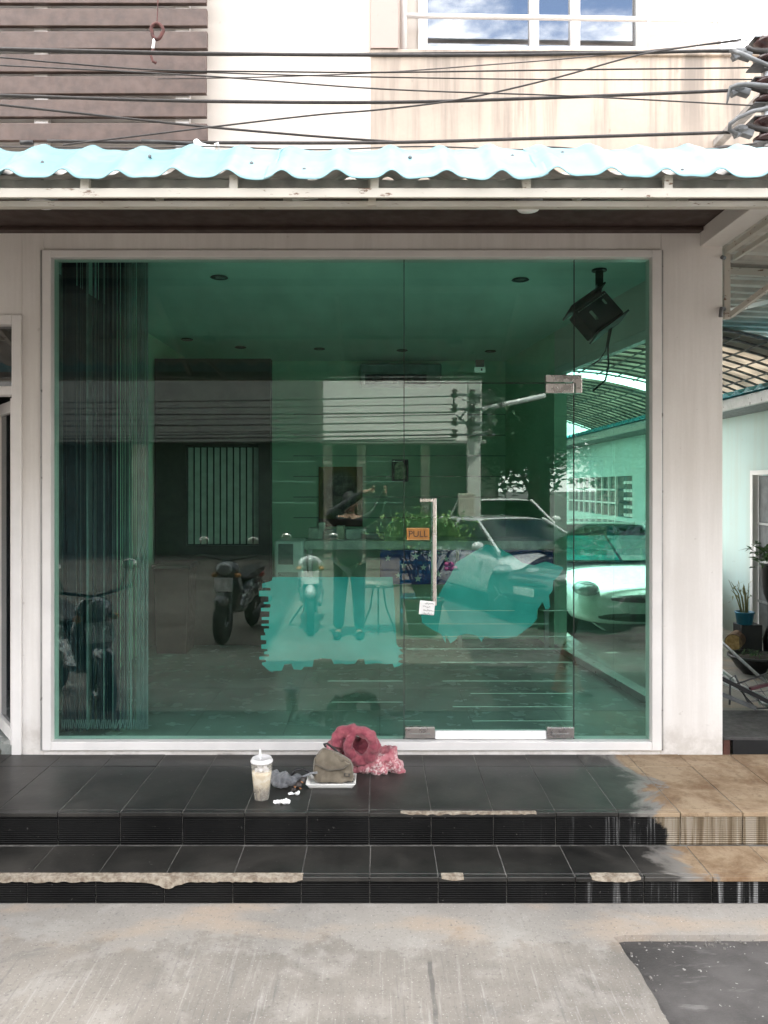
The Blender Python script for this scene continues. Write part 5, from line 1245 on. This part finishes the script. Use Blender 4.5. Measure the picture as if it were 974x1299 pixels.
# trees
def tree(label, loc, hgt, spread, seed, n=9000):
    t = thing('street_tree', label, 'tree', loc); rnd = random.Random(seed); l = Vector(loc)
    tm = MB(); top = l+Vector((rnd.uniform(-.3, .3), rnd.uniform(-.3, .3), hgt*.55)); tm.tube([l-Vector((0, 0, .05)), l+Vector((.06, 0, hgt*.25)), top], [.22, .17, .10], 9)
    cl = []
    for i in range(9):
        a = rnd.uniform(0, 6.28); e = l+Vector((math.cos(a)*spread*rnd.uniform(.3, .8), math.sin(a)*spread*rnd.uniform(.3, .8), hgt*rnd.uniform(.35, .95))); s0 = l.lerp(top, rnd.uniform(.4, 1)); tm.tube([s0, s0.lerp(e, .5)+Vector((0, 0, .2)), e], [.07, .05, .02], 6); cl.append(e)
    tm.build('trunk', M('tree_bark', (.11, .085, .06), .9, var=.3, scale=12), t, smooth=True)
    lm = MB()
    for i, e in enumerate(cl+[top]): leaves(lm, e, n//10, (spread*.42, spread*.42, hgt*.16), .34, .17, .8, seed*50+i)
    lm.build('crown', M_LEAFD, t)
tree('dark leafy tree behind the street pole', (4.4, oy-2.2, 0), 7.5, 2.6, 3)
tree('smaller tree right of the street pole with drooping branches', (6.6, oy+.4, 0), 6.2, 2.4, 5)
tree('tall tree farther right across the street', (9.8, oy-1.8, 0), 8.0, 3.2, 8)
tree('broad tree with dense low foliage behind the low house', (5.4, oy-5.5, 0), 8.5, 3.4, 21)
tree('dense tree behind the tall parked car', (8.2, oy-6.0, 0), 7.5, 3.6, 33)
tree('young tree between the low house and the dark tree', (3.5, oy-4.2, 0), 9.0, 2.6, 12)
# flowering bush in a brown pot, chair, table, cone
BD = 9.55; c = Vector((RX(537, BD), RY(BD), 0))
bs = thing('flower_pot', 'bushy flowering plant in a big brown pot, mirrored in the door', 'plant', c)
pot(MB(), c, .17, .24, .46, 22).build('pot', M('brown_pot', (.10, .045, .022), .5, var=.3, scale=14), bs, smooth=True)
bst = MB(); random.seed(3)
for i in range(12): a = i*.55; bst.tube([c+Vector((.05*math.cos(a), .05*math.sin(a), .4)), c+Vector((.2*math.cos(a), .2*math.sin(a), .8)), c+Vector((.42*math.cos(a), .36*math.sin(a), 1.15))], [.014, .01, .005], 5)
bst.build('stems', M('twig_bark', (.12, .09, .05), .9), bs)
leaves(MB(), c+Vector((0, 0, 1.24)), 2600, (.50, .42, .24), .085, .045, .9, 2).build('foliage', leaf_mat('bright_leaf', (.07, .17, .035), (.20, .34, .09)), bs)
for i in range(5): MB().ball(c+Vector((.26+.05*(i % 3), .34, .86+.05*(i % 2))), (.035, .03, .03), 10, 7).build('flower', M_FLOWER if i else (globals().__setitem__('M_FLOWER', M('pink_petal', (.65, .12, .32), .6)) or M_FLOWER), bs, smooth=True)
CD = 9.7; cxx, cyy = RX(512, CD), RY(CD)
ch = thing('blue_chair', 'light blue tubular metal chair beside the photographer', 'chair', (cxx, cyy, 0)); M_BLUEP = M('light_blue_paint', (.06, .36, .62), .4)
for dx in (-.03, .36):
    MB().tube([(cxx+dx, cyy-.2, 0), (cxx+dx, cyy-.18, .45), (cxx+dx, cyy-.24, .88)], .014, 8).build('rear_leg', M_BLUEP, ch, smooth=True)
    MB().tube([(cxx+dx, cyy+.2, 0), (cxx+dx, cyy+.18, .45)], .014, 8).build('front_leg', M_BLUEP, ch, smooth=True)
MB().box(cxx-.05, cyy-.2, .451, cxx+.38, cyy+.22, .475).build('seat', M_BLUEP, ch, bevel=.01)
for z in (.62, .74, .86): MB().beam((cxx-.03, cyy-.22, z), (cxx+.36, cyy-.22, z), .012, .04).build('back_slat', M_BLUEP, ch)
tx_, ty_ = cxx-.32, cyy-.1
tb_ = thing('side_table', 'small grey table with bent legs beside the blue chair', 'table', (tx_, ty_, 0))
MB().lathe([(.26, .58), (.27, .59), (.27, .605), (.26, .61)], (tx_, ty_, 0), 24).build('table_top', M_OPPB, tb_, smooth=True)
for a in (0, 1.57, 3.14, 4.71): MB().tube([(tx_+.06*math.cos(a), ty_+.06*math.sin(a), .579), (tx_+.1*math.cos(a), ty_+.1*math.sin(a), .3), (tx_+.22*math.cos(a), ty_+.22*math.sin(a), 0)], .011, 6).build('leg', M_GREYST, tb_, smooth=True)
c = Vector((RX(720, 6.9), RY(6.9), 0)); cn = thing('traffic_cone', 'faded dark orange traffic cone on the street right of the camera', 'cone', c)
MB().lathe([(.15, .03), (.13, .032), (.035, .46), (.03, .47)], c, 20).build('cone_body', M('faded_orange', (.30, .07, .03), .6, var=.2), cn, smooth=True)
MB().obox(c+Vector((0, 0, .015)), (.36, .36, .03)).build('cone_base', M_BLACK, cn, bevel=.008)

# ================================================================== THE PHOTOGRAPHER, seen mirrored
pxx, pyy = -.36, -.34
pe = thing('person', 'person in dark trousers and a dark shirt raising a phone to take the picture', 'person', (pxx, pyy, 0))
M_SKIN = M('skin', (.38, .23, .16), .55, var=.06); M_TROU = cloth_mat('dark_trousers', (.025, .03, .04), (.04, .045, .055), 12); M_SHIRT = cloth_mat('dark_shirt', (.016, .018, .02), (.03, .032, .035), 12)
M_HAIR = M('black_hair', (.012, .01, .009), .6)
def skin(name, mat, verts, edges, radii, root=0, parent=pe, lv=2):
    me = bpy.data.meshes.new(name); me.from_pydata(verts, edges, []); me.materials.append(mat)
    o = bpy.data.objects.new(name, me); COL.objects.link(o); o.parent = parent
    sk = o.modifiers.new('skin', 'SKIN'); sk.use_smooth_shade = True; sk.branch_smoothing = .4
    for i, r in enumerate(radii):
        v = me.skin_vertices[0].data[i]; v.radius = (r, r) if not isinstance(r, tuple) else r; v.use_root = (i == root)
    s_ = o.modifiers.new('sub', 'SUBSURF'); s_.levels = s_.render_levels = lv
    return o
# local coordinates: facing +Y, the phone is held at (.36, .30, 1.84)
PH = Vector((-pxx, -pyy-.03, CZ-.03))
V = [(0,0,.96),(0,-.01,1.12),(0,0,1.30),(0,.0,1.44),(0,.01,1.52),(0,.02,1.60),(0,.03,1.70),   # 0-6 pelvis..crown
     (.17,.0,1.42),(.33,.12,1.52),(.42,.24,1.74),                                          # 7-9 right arm
     (-.17,.0,1.42),(-.24,.17,1.50),(.16,.25,1.76),                                        # 10-12 left arm
     (.095,.0,.90),(.10,.02,.50),(.115,-.01,.09),(.125,.12,.035),                          # 13-16
     (-.095,.0,.90),(-.11,.02,.50),(-.135,-.01,.09),(-.15,.12,.035)]                       # 17-20
Rr = [.10,.10,.12,.085,.05,.085,.07,.065,.045,.032,.065,.045,.032,.085,.058,.04,.035,.085,.058,.04,.035]
E = [(0,1),(1,2),(2,3),(3,4),(4,5),(5,6),(3,7),(7,8),(8,9),(3,10),(10,11),(11,12),(0,13),(13,14),(14,15),(15,16),(0,17),(17,18),(18,19),(19,20)]
# palms and fingers closed round the phone edges
for wrist, sx in ((9, 1), (12, -1)):
    p0 = Vector(V[wrist]); pal = len(V); pc = PH+Vector((sx*.075, -.03, -.015)); V.append(tuple(pc)); Rr.append((.022, .034)); E.append((wrist, pal))
    for k in range(4):
        b = len(V); z = .036-.022*k
        V += [tuple(PH+Vector((sx*.082, -.010, z-.01))), tuple(PH+Vector((sx*.078, .014, z-.008))), tuple(PH+Vector((sx*(.052-.004*abs(k-1)), .017, z-.006)))]
        Rr += [.009, .0085, .0075]; E += [(pal, b), (b, b+1), (b+1, b+2)]
    b = len(V); V += [tuple(PH+Vector((sx*.07, -.028, -.05))), tuple(PH+Vector((sx*.04, -.022, -.035)))]; Rr += [.011, .009]; E += [(pal, b), (b, b+1)]
skin('body', M_SKIN, V, E, Rr)
T = [(0,0,.99),(.095,0,.88),(.11,.02,.50),(.12,-.005,.10),(-.095,0,.88),(-.12,.02,.50),(-.14,-.005,.10)]
skin('trousers', M_TROU, T, [(0,1),(1,2),(2,3),(0,4),(4,5),(5,6)], [.165,.115,.085,.072,.115,.085,.072])
T = [(0,0,.84),(0,-.005,1.12),(0,0,1.32),(0,0,1.43),(.18,0,1.42),(.32,.11,1.51),(-.18,0,1.42),(-.24,.16,1.495),(.425,.255,1.77),(.20,.26,1.775)]
skin('shirt', M_SHIRT, T, [(0,1),(1,2),(2,3),(3,4),(4,5),(3,6),(6,7),(5,8),(7,9)], [.195,.165,.17,.10,.085,.066,.085,.066,.042,.042])
for sx in (.125, -.148): MB().ball((pxx+sx, pyy+.07, .045), (.05, .14, .045), 14, 8).build('shoe', M_BLACK, pe, smooth=True)
MB().ball((pxx, pyy+.005, 1.68), (.093, .105, .10), 18, 10).build('hair', M_HAIR, pe, smooth=True)
hd_ = MB().ball((pxx, pyy+.125, 1.60), (.012, .02, .022), 10, 7); hd_.build('nose', M_SKIN, pe, smooth=True)
for sx in (.033, -.033): MB().ball((pxx+sx, pyy+.105, 1.632), (.013, .009, .008), 10, 6).build('eye', M_WHITE, pe, smooth=True)
MB().ball((pxx, pyy+.108, 1.555), (.024, .008, .006), 10, 6).build('mouth', M('lips', (.30, .12, .10), .5), pe, smooth=True)
for sx in (.088, -.088): MB().ball((pxx+sx, pyy+.02, 1.61), (.012, .022, .032), 10, 7).build('ear', M_SKIN, pe, smooth=True)
phn = thing('phone', 'black phone held up by the photographer', 'phone', (0, -.03, CZ))
MB().box(-.075, -.042, CZ-.065, .075, -.034, CZ+.012).build('phone_case', M_BLACK, phn, bevel=.004)
